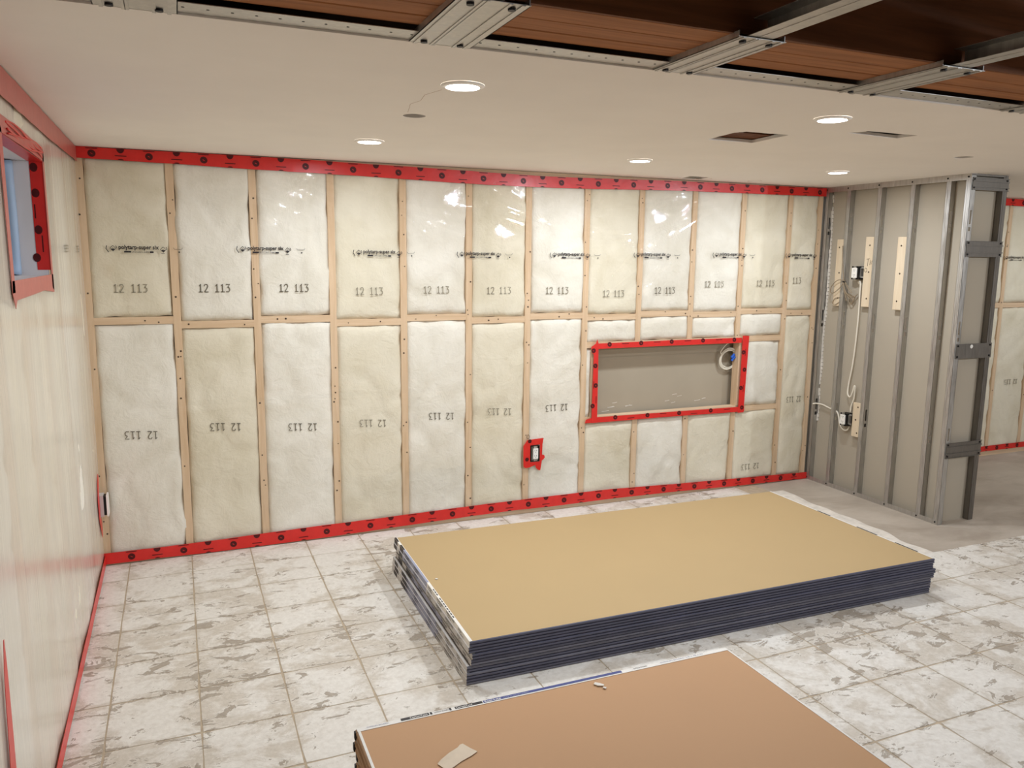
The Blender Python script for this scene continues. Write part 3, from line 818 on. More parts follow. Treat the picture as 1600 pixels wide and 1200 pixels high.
    mb.ribbon([(-0.008, 1.64), (-0.008, 1.70)], far, 0.004, 0.0015, 0.0019); mb.ribbon([(-0.024, 1.76), (-0.024, 1.81)], far, 0.004, 0.0015, 0.0019)
    mb.build('tape_print', M['tape_print'], o)
    MB().box(-0.036, 0.0118, -WU1, -WU0, WV1 - 0.0015, WV1 - 0.0003).build('red_tape', M['tape'], root)
    # pleats of loose tape over the window head
    mb = MB()
    for q in range(4):
        pts = [(0.014 + 0.004 * math.sin(k * 1.3 + q), -(WU0 + 0.02 + k * 0.11), WV1 + 0.012 + q * 0.011 + 0.006 * math.sin(k * 1.7 + q * 2)) for k in range(7)]
        mb.tube(pts, 0.0028, 6)
    mb.build('tape_pleat', M['tape'], root, True)
    return root
WALL_LEFT = build_left_wall()

def build_window():
    root = bpy.data.objects.new('window_1', None); COL.objects.link(root); struct(root)
    a, b, c, e = WU0, WU1, WV0, WV1
    for nm, q in (('window_lining', (a - 0.012, a, c - 0.012, e + 0.012)), ('window_lining', (b, b + 0.012, c - 0.012, e + 0.012)), ('window_lining', (a, b, e, e + 0.012)), ('window_sill', (a, b, c - 0.012, c))):
        fbox(MB(), left, *q, -0.22, 0.004).build(nm, M['jamb'], root)
    fr = MB()
    for q in ((a, a + 0.045, c, e), (b - 0.045, b, c, e), (a + 0.045, b - 0.045, c, c + 0.04), (a + 0.045, b - 0.045, e - 0.04, e)):
        fr.prism([(q[0], q[2]), (q[1], q[2]), (q[1], q[3]), (q[0], q[3])], left, -0.17, -0.11)
    fr.build('window_frame', M['vinyl'], root)
    m = (a + b) / 2
    fbox(MB(), left, m - 0.02, m + 0.02, c + 0.04, e - 0.04, -0.16, -0.12).build('window_mullion', M['vinyl'], root)
    fbox(MB(), left, a + 0.045, m - 0.02, c + 0.04, e - 0.04, -0.148, -0.144).build('window_pane', M['glass'], root)
    fbox(MB(), left, m + 0.02, b - 0.045, c + 0.04, e - 0.04, -0.140, -0.136).build('window_pane', M['glass'], root)
    # soft foam bead in the corner between lining and frame
    MB().tube([(-0.098, -(a + 0.017), c + 0.004), (-0.096, -(a + 0.019), (c + e) / 2), (-0.098, -(a + 0.016), e - 0.004)], 0.019, 10).build('foam_bead', M['foam'], root, True)
    # steel well outside, open to the sky
    V = []; F = []
    for k in range(25):
        t = math.pi * k / 24
        for z in (1.2, 2.2): V.append((-0.30 - 0.55 * math.sin(t) * (1 + 0.03 * (k % 2)), -(m - 0.65 * math.cos(t)), z))
    for k in range(24): F.append((2 * k, 2 * k + 2, 2 * k + 3, 2 * k + 1))
    obj('window_well', V, F, M['steel_dull'], root)
    return root
build_window()

# ================================================================== RIGHT STUB WALL (steel studs over grey board)
def steel_stud(u_web, v0, v1, parent, fw=0.034, depth=0.041):
    """C stud: web towards the camera at u_web, flange on the room side, knock-out holes in the web"""
    t = 0.0012; mb = MB()
    fbox(mb, right, u_web - fw, u_web, v0, v1, -t, 0.0)
    fbox(mb, right, u_web - fw, u_web, v0, v1, -depth, -depth + t)
    fbox(mb, right, u_web - fw, u_web - fw + t, v0, v1, -0.010, 0.0)
    # stiffening ribs on the face
    for q in (0.3, 0.7): fbox(mb, right, u_web - fw * q - 0.002, u_web - fw * q + 0.002, v0, v1, 0.0, 0.0010)
    holes = []
    for z in (1.87, 1.21, 0.55):
        holes += [(z - 0.01, z + 0.07, 0.013), (z - 0.052, z - 0.028, 0.018)]
    holes = sorted((a, b, w_) for a, b, w_ in holes if v0 < a and b < v1)
    z = v0; c = depth / 2
    for a, b, w_ in holes:
        fbox(mb, right, u_web - t, u_web, z, a, -depth, 0.0)
        fbox(mb, right, u_web - t, u_web, a, b, -depth, -c - w_ / 2); fbox(mb, right, u_web - t, u_web, a, b, -c + w_ / 2, 0.0)
        z = b
    fbox(mb, right, u_web - t, u_web, z, v1, -depth, 0.0)
    return mb.build('steel_stud', M['steel'], parent)

def end(u, v, d): return (u, NY - d, v)     # near end of the stub, facing the camera

def build_right_wall():
    PX = WX + 0.041; EX = 5.083
    mb = MB(); mb.box(PX, EX - 0.002, NY + 0.041, 0.1, 0.0, H + 0.2)
    root = struct(mb.build('wall_right', M['panel']))
    for u in (0.238, 0.503, 0.763, 1.017, 1.147): steel_stud(u, 0.002, H - 0.002, root)
    steel_stud(0.036, 0.002, H - 0.002, root, fw=0.034)
    t = 0.0015
    for v0, v1 in ((H - 0.036, H), (0.0, 0.030)):
        mb = MB(); fbox(mb, right, 0.0, 1.149, v0, v1, 0.0012, 0.0028)
        z = v1 - t if v1 > 1 else v0
        fbox(mb, right, 0.0, 1.149, z, z + t, -0.041, 0.0012)
        mb.build('steel_track', M['steel'], root)
    mb = MB()
    for u in (0.016, 0.213, 0.478, 0.738, 0.992, 1.13):
        for v in (H - 0.018, 0.016): mb.disc(right, u, v, 0.0055, 0.0028, 0.0055, 8)
    stuff(mb.build('screw', M['black'], root))
    # near end: right stud, flat track blocking pieces
    mb = MB()
    mb.box(EX - 0.041, EX, NY, NY + 0.0012, 0.002, H - 0.002); mb.box(EX - 0.0012, EX, NY, NY + 0.034, 0.002, H - 0.002)
    mb.box(EX - 0.041, EX - 0.0398, NY, NY + 0.034, 0.002, H - 0.002); mb.box(EX - 0.026, EX - 0.022, NY - 0.001, NY, 0.002, H - 0.002)
    mb.build('steel_stud', M['steel_dull'], root)
    for k, (a, b) in enumerate(((2.058, 2.132), (1.668, 1.762), (1.052, 1.144), (0.428, 0.526))):
        mb = MB(); fbox(mb, end, WX + 0.010, EX + 0.006, a, b, 0.001, 0.0025)
        if k != 2:
            for q in (0.28, 0.72): fbox(mb, end, WX + 0.010, EX + 0.006, a + (b - a) * q - 0.003, a + (b - a) * q + 0.003, 0.0025, 0.0085)
            fbox(mb, end, WX + 0.010, EX + 0.006, a, a + 0.003, 0.0025, 0.007); fbox(mb, end, WX + 0.010, EX + 0.006, b - 0.003, b, 0.0025, 0.007)
        mb.build('steel_blocking', M['steel_dull'], root)
        mb = MB()
        for u in (WX + 0.022, EX - 0.012):
            for v in (a + 0.014, b - 0.012): mb.disc(end, u, v, 0.006, 0.0025, 0.0062, 8)
        if k == 2: mb.disc(end, WX + 0.14, b - 0.018, 0.012, 0.0025, 0.0034, 12, m=1)
        stuff(mb.build('screw', [M['black'], M['white']], root))
    mb = MB(); mb.box(WX, EX, NY - 0.001, NY + 0.041, H - 0.012, H - 0.001); mb.build('steel_track', M['steel_dull'], root)
    # pale wooden backing boards screwed on beside the studs
    for a, b, c, e, dots_ in ((0.142, 0.207, 1.318, 1.785, 3), (0.398, 0.474, 1.326, 1.798, 3), (0.660, 0.735, 1.322, 1.793, 3), (0.402, 0.476, 0.416, 0.657, 3)):
        o = MB().box(WX + 0.003, WX + 0.022, -b, -a, c, e, ch=0.0015).build('backing_board', M['pine_pale'], root)
        mb = MB()
        for k in range(dots_):
            mb.disc(right, (a + b) / 2 + R.uniform(-0.008, 0.012), c + (e - c) * (0.12 + 0.38 * k), 0.006, -0.003, -0.0022, 8)
        mb.build('screw', M['nail'], o)
    # ragged mortar squeezed out beside the corner stud and at the foot of the end frame
    mb = MB()
    for k in range(60):
        z = 0.45 + k * 0.0275
        q = 0.044 + 0.012 * noise.noise((z * 4, 0.3, 0)) ; w_ = 0.007 + 0.007 * noise.noise((z * 19, 1.3, 0))
        if w_ > 0.003: mb.prism([(q - w_, z), (q + w_, z + 0.004), (q + w_ * 0.8, z + 0.026), (q - w_, z + 0.028)], right, -0.041, -0.034 + 0.004 * noise.noise((z * 30, 0, 0)))
    stuff(mb.build('mortar_bead', M['plaster'], root))
    mb = MB()
    for k in range(16):
        z = 0.015 + k * 0.025; w_ = R.uniform(0.004, 0.011)
        mb.prism([(WX + 0.046 - w_, z), (WX + 0.046 + w_, z + 0.003), (WX + 0.046 + w_ * 0.6, z + R.uniform(0.012, 0.022))], end, -0.041, -0.03)
    stuff(mb.build('mortar_bead', M['nail'], root))
    # scribbled letters on the middle board
    mb = MB()
    for st in ([(0.418, 1.648), (0.444, 1.652)], [(0.430, 1.650), (0.428, 1.602)], [(0.446, 1.610), (0.450, 1.645), (0.458, 1.612), (0.464, 1.640)]):
        mb.ribbon(st, right, 0.003, -0.003, -0.0024)
    mb.ribbon([(0.416 + 0.011 * math.cos(q * 0.8), 1.575 + 0.014 * math.sin(q * 0.8)) for q in range(9)], right, 0.003, -0.003, -0.0024)
    mb.build('pencil_mark', M['nail'], root)
    return root
WALL_RIGHT = build_right_wall()

# other walls that close the room behind the camera
struct(MB().box(8.6, 8.75, -7.2, 0.3, -0.1, 2.75).build('wall_side', M['front_wall']))
struct(MB().box(-0.4, 8.7, -7.2, -7.05, -0.1, 2.75).build('wall_front', M['front_wall']))

# ================================================================== CEILING
def build_ceiling():
    cu = bpy.data.curves.new('c', 'CURVE'); cu.dimensions = '2D'; cu.fill_mode = 'BOTH'; cu.extrude = 0.0065
    def spl(pts):
        s = cu.splines.new('POLY'); s.points.add(len(pts) - 1)
        for p, q in zip(s.points, pts): p.co = (q[0], q[1], 0, 1)
        s.use_cyclic_u = True
    spl([(-0.05, CUT), (8.65, CUT), (8.65, 0.09), (-0.05, 0.09)])
    def circ(x, y, r, n=28, jag=0.0): return [(x + (r + jag * R.uniform(-1, 1)) * math.cos(2 * math.pi * k / n), y + (r + jag * R.uniform(-1, 1)) * math.sin(2 * math.pi * k / n)) for k in range(n)]
    for x, y, _ in CANS: spl(circ(x, y, 0.056))
    spl(circ(1.277, -1.556, 0.042, 24, 0.001)); spl(circ(4.075, -1.632, 0.042, 24, 0.001))
    def jag(pts, n, a):
        L = []
        for p, q in zip(pts, pts[1:] + pts[:1]):
            for k in range(n):
                t = k / n; L.append((p[0] + (q[0] - p[0]) * t + R.uniform(-a, a), p[1] + (q[1] - p[1]) * t + R.uniform(-a, a)))
        return L
    spl(jag([(2.592, -1.552), (2.572, -1.76), (2.60, -1.80), (2.813, -1.812), (2.826, -1.560)], 7, 0.003))
    spl(jag([(2.985, -1.960), (3.02, -2.03), (3.284, -2.034), (3.270, -1.940)], 5, 0.003))
    spl(jag([(3.486, -0.064), (3.452, -0.207), (3.593, -0.217), (3.622, -0.085)], 4, 0.002))
    to = bpy.data.objects.new('c', cu); COL.objects.link(to)
    dg = bpy.context.evaluated_depsgraph_get(); dg.update()
    me = bpy.data.meshes.new_from_object(to.evaluated_get(dg)); bpy.data.objects.remove(to)
    me.name = 'ceiling'; me.materials.clear(); me.materials.append(M['ceiling'])
    root = struct(link(bpy.data.objects.new('ceiling', me))); root.location = (0, 0, H + 0.0065)
    Z = -root.location.z
    def add(mb, name, mat, smooth=False):
        o = mb.build(name, mat, root, smooth); o.location = (0, 0, Z); return o
    # floor boards of the storey above, and joists in the open bay
    add(MB().box(-0.4, 8.7, -7.2, 0.3, 2.62, 2.66), 'subfloor', M['void'])
    for k in range(22):
        x = 0.1 + 0.4064 * k
        add(MB().box(x - 0.019, x + 0.019, -7.0, -2.95, 2.38, 2.62), 'joist', M['joist'])
    # built-up wooden beam: three dark-edged boards under it, dark front board
    for a, b in ((-2.888, -2.802), (-2.798, -2.716), (-2.711, -2.640)):
        add(MB().box(0.0, 8.6, a, b, 2.166 + R.uniform(0, 0.003), 2.38, ch=0.003), 'beam_board', M['beam'])
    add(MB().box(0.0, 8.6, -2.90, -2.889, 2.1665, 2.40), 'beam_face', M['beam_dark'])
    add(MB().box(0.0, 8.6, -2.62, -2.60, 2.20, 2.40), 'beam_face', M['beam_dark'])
    # steel track along the cut edge
    xs = [0.30, 0.98, 1.67, 2.335, 3.06, 3.75, 4.44, 5.13]
    wd = [0.165, 0.158, 0.135, 0.155, 0.155, 0.155, 0.155, 0.155]
    for k in range(len(xs) + 1):
        a = (xs[k - 1] + wd[k - 1] - 0.02) if k else 0.0
        b = xs[k] + 0.02 if k < len(xs) else 8.6
        mb = MB()
        mb.box(a, b, -2.632, CUT - 0.001, 2.1565, 2.158)
        for q in range(int((b - a) / 0.05)):
            mb.disc(under(2.1565), a + 0.03 + q * 0.05, -2.598, 0.0035, 0.0, 0.0006, 6, m=1)
        add(mb, 'steel_track', [M['steel'], M['black']])
    for k, (x, w_) in enumerate(zip(xs, wd)):
        mb = MB()
        mb.box(x, x + w_, -2.925, -2.548, 2.1525, 2.1538)
        for q in (0.10, 0.36, 0.40, 0.72, 0.90): mb.box(x + w_ * q - 0.004, x + w_ * q + 0.004, -2.925, -2.548, 2.1505, 2.1525)
        mb.box(x, x + 0.002, -2.92, -2.55, 2.1525, 2.168); mb.box(x + w_ - 0.002, x + w_, -2.92, -2.55, 2.1525, 2.168)
        add(mb, 'furring_plate', M['steel'])
        mb = MB()
        for (px, py) in ((0.22, -2.895), (0.80, -2.895), (0.20, -2.575), (0.78, -2.575)):
            mb.disc(under(2.1505), x + w_ * px, py, 0.0085, -0.002, 0.003, 10)
        stuff(add(mb, 'screw', M['black']))
        # C channel running on from the beam's front towards the camera
        c0, c1 = x + w_ * 0.16, x + w_ * 0.16 + 0.072
        mb = MB()
        mb.box(c0, c1, -6.9, -2.906, 2.156, 2.1575); mb.box(c1 - 0.0015, c1, -6.9, -2.906, 2.1575, 2.202); mb.box(c0 + 0.028, c1, -6.9, -2.906, 2.202, 2.2035)
        mb.box(c0 + 0.030, c0 + 0.034, -6.9, -2.93, 2.1548, 2.156)
        add(mb, 'furring_channel', M['steel'])
    # pencil circles and a hairline crack
    fn = under(H)
    mb = MB()
    for cx, cy, r in ((3.62, -0.13, 0.05), (4.0, -0.16, 0.045)):
        mb.ribbon([(cx + r * math.cos(q * 0.3), cy + r * math.sin(q * 0.3)) for q in range(4, 19)], fn, 0.003, 0.0, 0.0004)
    mb.ribbon([(1.225, -2.05), (1.20, -1.95), (1.215, -1.85), (1.20, -1.78), (1.235, -1.62)], fn, 0.0010, 0.0, 0.0004)
    add(mb, 'pencil_line', M['brown_edge'])
    for k in range(4): add(MB().box(2.55, 2.84, -1.685 + k * 0.034, -1.655 + k * 0.034, H + 0.016, H + 0.024 + 0.002 * (k % 2)), 'wood_lath', M['joist'])
    add(MB().box(2.98, 3.30, -1.985, -1.92, H + 0.020, H + 0.024), 'duct_plate', M['steel_dull'])
    add(MB().box(2.98, 3.06, -2.05, -1.985, H + 0.020, H + 0.024), 'duct_plate', M['steel_dull'])
    return root
CEIL = build_ceiling()

# ================================================================== RECESSED LIGHTS
UNSEEN = [(6.95, -1.05, 'added unseen recessed fill light right of the steel stub wall, near the far wall'),  # out-of-view fill light, added to brighten the far right
          (6.95, -2.95, 'added unseen recessed fill light far to the right, level with the open joists')]
def build_lights():
    def ring(mb, r0, r1, z0, z1, n=36):
        V = []; F = []
        for k in range(n):
            a = 2 * math.pi * k / n; c, s = math.cos(a), math.sin(a)
            V += [(r0 * c, r0 * s, z0), (r1 * c, r1 * s, z1), (r1 * c, r1 * s, z1 + 0.003), (r0 * c, r0 * s, 0.012)]
        for k in range(n):
            a, b = 4 * k, 4 * ((k + 1) % n)
            F += [(a, a + 1, b + 1, b), (a + 1, a + 2, b + 2, b + 1), (a + 3, a, b, b + 3)]
        mb.add(V, F)
    for i, (x, y, lab) in enumerate(CANS + UNSEEN[:1]):
        t = thing('recessed_light', lab, 'light', (x, y, H), 'recessed ceiling lights')
        mb = MB(); ring(mb, 0.0520, 0.066, -0.008, -0.0035); mb.build('trim_ring', M['trim'], t, True)
        mb = MB(); mb.disc(flat(0), 0, 0, 0.0521, -0.0075, 0.002, 32); mb.build('lens', M['lens'], t)
        mb = MB(); mb.disc(flat(0), 0, 0, 0.048, 0.012, 0.06, 24); mb.build('housing', M['steel_dull'], t)
        for s in (-1, 1): MB().box(s * 0.052, s * 0.060, -0.004, 0.004, -0.0045, 0.03).build('spring_clip', M['steel_dull'], t)
        can_lamp(x, y, CAN_POWER if i < 5 else CAN_POWER * 0.8, t)
build_lights()

# bare bulbs added as fill, hanging from the open joists behind the camera
def fill_bulb(x, y, p, lab):
    t = thing('fill_bulb', lab, 'light', (x, y, 2.38))
    mb = MB(); mb.disc(flat(0), 0, 0, 0.055, -0.03, 0.0, 20); mb.build('ceiling_plate', M['white'], t)
    MB().tube([(0, 0, -0.03), (0, 0, -0.12)], 0.004, 6).build('cord', M['black'], t)
    mb = MB(); mb.disc(flat(0), 0, 0, 0.024, -0.18, -0.12, 16); mb.build('lamp_holder', M['white'], t)
    bm = bmesh.new(); bmesh.ops.create_uvsphere(bm, u_segments=16, v_segments=10, radius=0.032)
    mb = MB(); mb.add([(q.co.x, q.co.y, q.co.z * 1.25 - 0.216) for q in bm.verts], [tuple(q.index for q in f.verts) for f in bm.faces]); bm.free()
    mb.build('bulb', M['lens'], t, True)
    l = bpy.data.lights.new('lamp', 'POINT'); l.energy = p; l.color = CAN_COLOR; l.shadow_soft_size = 0.03
    o = bpy.data.objects.new('lamp', l); COL.objects.link(o); o.parent = t; o.location = (0, 0, -0.295)
fill_bulb(4.7, -5.7, FILL_POWER, 'added bare fill bulb on the open joists behind the camera')
fill_bulb(6.4, -4.6, FILL_POWER, 'added bare fill bulb on the open joists at the right end of the room')

# ================================================================== DRYWALL STACKS
def sheet_verts(L, Wd, t, z, along='x'):
    c = 0.0065; e = 0.0016
    prof = [(0, t * 0.5), (e, t * 0.14), (c, 0), (Wd - c, 0), (Wd - e, t * 0.14), (Wd, t * 0.5), (Wd - e, t * 0.86), (Wd - c, t), (c, t), (e, t * 0.86)]
    V = []; F = []; fm = []
    for x in (0.0, L):
        for a, b in prof: V.append((x, a, z + b) if along == 'x' else (Wd - a, x, z + b))
    n = len(prof)
    for i in range(n):
        j = (i + 1) % n
        F.append((i, j, n + j, n + i)); fm.append(0 if i in (2, 7) else 1)
    F.append(tuple(range(n))[::-1]); fm.append(2); F.append(tuple(range(n, 2 * n))); fm.append(2)
    return V, F, fm

def drywall_pair(label, group, loc, rot, t, paper, edge, along='x', L=2.438, Wd=1.219):
    root = thing('drywall_pair', label, 'drywall', loc, group); root.rotation_euler = (0, 0, rot)
    edges = R.sample([edge, edge, M['navy_lit']], 2) if edge is M['navy'] else [edge, edge]
    for k in (0, 1):
        V, F, fm = sheet_verts(L, Wd, t - 0.0004, k * t, along)
        obj('drywall_sheet', V, F, None, root, False, [paper if k else edge, edges[k], M['gyp_core']], fm)
    return root

def end_tape(root, at, T, Wd, along, sgn, lip=0.010, parts=None, mat=None):
    """paper tape folded over the end of both sheets"""
    e = 0.0007
    mb = MB()
    def pt(w_, o, z): return (at + sgn * o, w_, z) if along == 'x' else (w_, at + sgn * o, z)
    prof = [(-lip, T + e), (e, T + e), (e, -0.0), (-lip, -0.0)]
    inn = [(-lip, T + 0.0001), (0.0001, T + 0.0001), (0.0001, 0.0004), (-lip, 0.0004)]
    V = [pt(w_, o, z) for w_ in (0.004, Wd - 0.004) for o, z in prof] + [pt(w_, o, z) for w_ in (0.004, Wd - 0.004) for o, z in inn]
    F = []
    for i in range(3): F += [(i, i + 1, 5 + i, 4 + i), (8 + i, 12 + i, 13 + i, 9 + i)]
    F += [(0, 4, 12, 8), (3, 11, 15, 7)]
    return obj('end_tape', V, F, mat or M['white_tape'], root)

def side_print(tape, at, T, along, sgn, w0, w1, mat, z0=0.06, z1=0.94, lip=0.0):
    mb = MB(); e = 0.0007
    if along == 'x':
        mb.box(at + sgn * e, at + sgn * (e + 0.0005), w0, w1, T * z0, T * z1)
        if lip: mb.box(at + sgn * e, at - sgn * lip, w0, w1, T + e, T + e + 0.0005)
    else:
        mb.box(w0, w1, at + sgn * e, at + sgn * (e + 0.0005), T * z0, T * z1)
        if lip: mb.box(w0, w1, at + sgn * e, at - sgn * lip, T + e, T + e + 0.0005)
    return mb.build('print_block', mat, tape)

def build_stack_one():
    t = 0.0124; T = 2 * t; n = 7
    a = -0.0158
    offs = [(-0.013, 0.000), (-0.012, -0.001), (-0.010, 0.003), (0.006, 0.000), (0.010, -0.002), (-0.004, 0.001), (0.0, 0.0)]
    pos = ['lowest navy-edged drywall pair, lying on the floor under the tan-topped stack',
           'navy-edged drywall pair second from the bottom of the tan-topped stack',
           'navy-edged drywall pair third from the bottom of the tan-topped stack',
           'navy-edged drywall pair in the very middle of the tan-topped stack',
           'navy-edged drywall pair third from the top of the tan-topped stack',
           'navy-edged drywall pair directly under the topmost tan-faced pair',
           'topmost tan-faced drywall pair of the navy-edged stack in the middle of the room']
    for k in range(n):
        ox, oy = offs[k]
        p = drywall_pair(pos[k], 'navy-edged drywall pairs stacked in the middle of the room', (1.3976 + ox, -1.8399 + oy, 0.0028 + k * (T + 0.0009)), a + R.uniform(-0.0012, 0.0012), t, M['kraft'] if k == n - 1 else M['navy'], M['navy'])
        tp = end_tape(p, 0.0, T, 1.219, 'x', -1, 0.012, mat=M['white_tape'] if k == n - 1 else M['grey_tape'])
        lipv = 0.009 if k == n - 1 else 0.0
        sh = 0.0 if k > 4 else R.uniform(-0.06, 0.05)
        segs = [(1.150, 1.214, 'black_print'), (1.03, 1.10, 'black_print'), (0.60 + sh, 1.03, 'blue_grey_print')]
        if k < 4: segs = [(1.12 + sh, 1.18 + sh / 2, 'black_print'), (0.95 + sh, 1.04 + sh, 'black_print'), (0.42 + sh, 0.95 + sh, 'blue_grey_print')]
        for w0, w1, mt in segs: side_print(tp, 0.0, T, 'x', -1, w0, min(w1, 1.214), M[mt], 0.05, 0.97, lipv)
        fn = lambda u, v, d: (-0.0014 - d, 1.219 - u, v)
        # rows of small printing along the tape
        words = [(0.22, 'GYPSUM BOARD'), (0.40, 'GYPSUM BOARD'), (0.64, 'CertainTeed'), (0.78, 'GYPSUM BOARD'), (0.92, 'PANNEAU DE GYPSE'), (1.08, 'Easi-Lite')]
        for w0, tx in words:
            text_mesh(tx, 0.0115, fn, w0 - sh, 0.0140, 0.0008, 'print_lettering', M['black_print'], tp, bold=0.025)
            text_mesh('1/2 x 48 x 96', 0.0100, fn, w0 - sh + 0.01, 0.003, 0.0008, 'print_lettering', M['black_print'], tp, bold=0.02)
        text_mesh('CertainTeed', 0.013, fn, 0.27 - sh, 0.008, 0.0008, 'print_lettering', M['ink'], tp, bold=0.01)
        if k == n - 1:
            fl2 = lambda u, v, d: (0.0085 - v, 1.219 - u, T + 0.0009 + d)
            mb = MB()
            for w0, w1 in ((0.70, 0.76), (0.80, 1.0)):
                q = w0
                while q < w1: mb.ribbon([(q, 0.003), (q + 0.018, 0.003)], fl2, 0.005, 0, 0.0004); q += 0.026
            mb.build('print_block', M['black_print'], tp)
        tr = end_tape(p, 2.438, T, 1.219, 'x', 1, 0.008)
        for w0, w1 in ((0.10, 0.24), (0.36, 0.50), (0.7, 0.8)):
            side_print(tr, 2.438, T, 'x', 1, w0, w1, M['black_print'], 0.05, 0.95, 0.007 if k == n - 1 else 0)
    return 0.0028 + n * (T + 0.0009)
TOP1 = build_stack_one()

def build_stack_two():
    t = 0.0155; T = 2 * t; n = 12
    ordn = ['topmost', 'second', 'third', 'fourth', 'fifth', 'sixth', 'seventh', 'eighth', 'ninth', 'tenth', 'eleventh', 'lowest']
    for k in range(n):
        q = n - 1 - k
        ox = 0.0 if q == 0 else R.uniform(-0.006, 0.006)
        lab = 'topmost brown-faced drywall pair nearest the camera, with torn paper scrap on it' if q == 0 else (
              'lowest brown drywall pair of the stack nearest the camera' if q == n - 1 else ordn[q] + ' brown drywall pair down from the top of the stack nearest the camera')
        p = drywall_pair(lab, 'brown drywall pairs stacked nearest the camera', (0.812 + ox, -2.556, 0.0028 + k * (T + 0.0009)), 0.0, t, M['kraft_brown'], M['brown_edge'], 'y', L=-2.438)
        tp = end_tape(p, 0.0, T, 1.219, 'y', 1, 0.0155)
        for w0, w1 in ((0.0, 0.012),): pass
        if q == 0:
            e = T
            # turned-over lip: printed bands seen from above
            def band(w0, w1, mt, y0=-0.0105, y1=0.0005):
                MB().box(w0, w1, y0, y1, T + 0.0008, T + 0.0013).build('print_block', M[mt], tp)
            band(0.125, 0.205, 'black_print'); band(0.208, 0.214, 'black_print')
            band(0.264, 0.270, 'black_print'); band(0.281, 0.363, 'black_print'); band(0.366, 0.82, 'blue_print')
            fl3 = lambda u, v, d: (u, v, T + 0.0014 + d)
            text_mesh('CertainTeed', 0.0105, fl3, 0.150, -0.0090, 0, 'print_lettering', M['white_tape'], tp, bold=0.01, width=0.05)
            text_mesh('GYPSUM BOARD', 0.009, fl3, 0.220, -0.0085, 0, 'print_lettering', M['black_print'], tp, width=0.042)
            text_mesh('CertainTeed', 0.0105, fl3, 0.284, -0.0090, 0, 'print_lettering', M['white_tape'], tp, bold=0.01, width=0.048)
            text_mesh('Easi-Lite', 0.0115, fl3, 0.370, -0.0092, 0, 'print_lettering', M['white_tape'], tp, bold=0.012, width=0.05)
            text_mesh('GYPSUM BOARD', 0.0085, fl3, 0.428, -0.0085, 0, 'print_lettering', M['blue_grey_print'], tp, width=0.08)
            text_mesh('GYPSUM BOARD', 0.0085, fl3, 0.862, -0.0085, 0, 'print_lettering', M['black_print'], tp, width=0.05)
            text_mesh('GYPSUM BOARD', 0.0085, fl3, 0.03, -0.0085, 0, 'print_lettering', M['blue_grey_print'], tp, width=0.06)
            text_mesh('GYPSUM BOARD 5/8 x 48 x 96', 0.0085, fl3, 0.96, -0.0085, 0, 'print_lettering', M['blue_grey_print'], tp, width=0.16)
            # bare white line along both long edges
            MB().box(0.005, 0.012, -2.43, -0.0115, T - 0.0003, T + 0.0005).build('edge_strip', M['white_tape'], p)
            MB().box(1.211, 1.216, -2.43, -0.0115, T - 0.0003, T + 0.0005).build('edge_strip', M['white_tape'], p)
        mb = MB(); mb.box(-0.003, 0.006, -0.012, 0.0016, T * 0.15, T * 0.85, ch=0.001); mb.build('tape_fold', M['black_print'], tp)
    return 0.0028 + n * (T + 0.0009)
TOP2 = build_stack_two()

# scraps lying on the stacks
def scrap(name, pts, z, label, cat, mat, bend=0.004, th=0.0012):
    mb = MB(); n = len(pts)
    cx, cy = sum(p[0] for p in pts) / n, sum(p[1] for p in pts) / n
    zz = [z + bend * abs(noise.noise((p[0] * 60, p[1] * 60, 1))) for p in pts]
    V = [(p[0], p[1], q) for p, q in zip(pts, zz)] + [(p[0], p[1], q + th) for p, q in zip(pts, zz)] + [(cx, cy, z), (cx, cy, z + th + bend * 0.3)]
    F = [(i, (i + 1) % n, n + (i + 1) % n, n + i) for i in range(n)] + [((i + 1) % n, i, 2 * n) for i in range(n)] + [(n + i, n + (i + 1) % n, 2 * n + 1) for i in range(n)]
    return tag(obj(name, V, F, mat), label, cat)
scrap('paper_scrap', [(0.972, -2.782), (0.985, -2.770), (1.012, -2.752), (1.040, -2.738), (1.050, -2.728), (1.058, -2.726), (1.070, -2.752), (1.082, -2.772), (1.062, -2.783), (1.030, -2.795), (1.000, -2.812), (0.985, -2.812)], TOP2, 'torn strip of off-white paper lying on the brown drywall stack', 'paper', M['paper'])
scrap('plaster_chip', [(1.515, -2.598), (1.524, -2.590), (1.535, -2.600), (1.543, -2.612), (1.538, -2.617), (1.522, -2.610)], TOP2, 'larger white plaster chip on the brown drywall stack', 'chip', M['plaster'], 0.001, 0.003)
scrap('plaster_chip', [(1.530, -2.626), (1.536, -2.622), (1.542, -2.628), (1.536, -2.633)], TOP2, 'smaller white plaster crumb beside the larger chip on brown drywall', 'chip', M['plaster'], 0.001, 0.003)
scrap('plaster_chip', [(1.450, -1.222), (1.458, -1.214), (1.466, -1.220), (1.460, -1.227)], TOP1, 'single white plaster crumb on the tan top of the navy-edged stack', 'chip', M['plaster'], 0.001, 0.002)

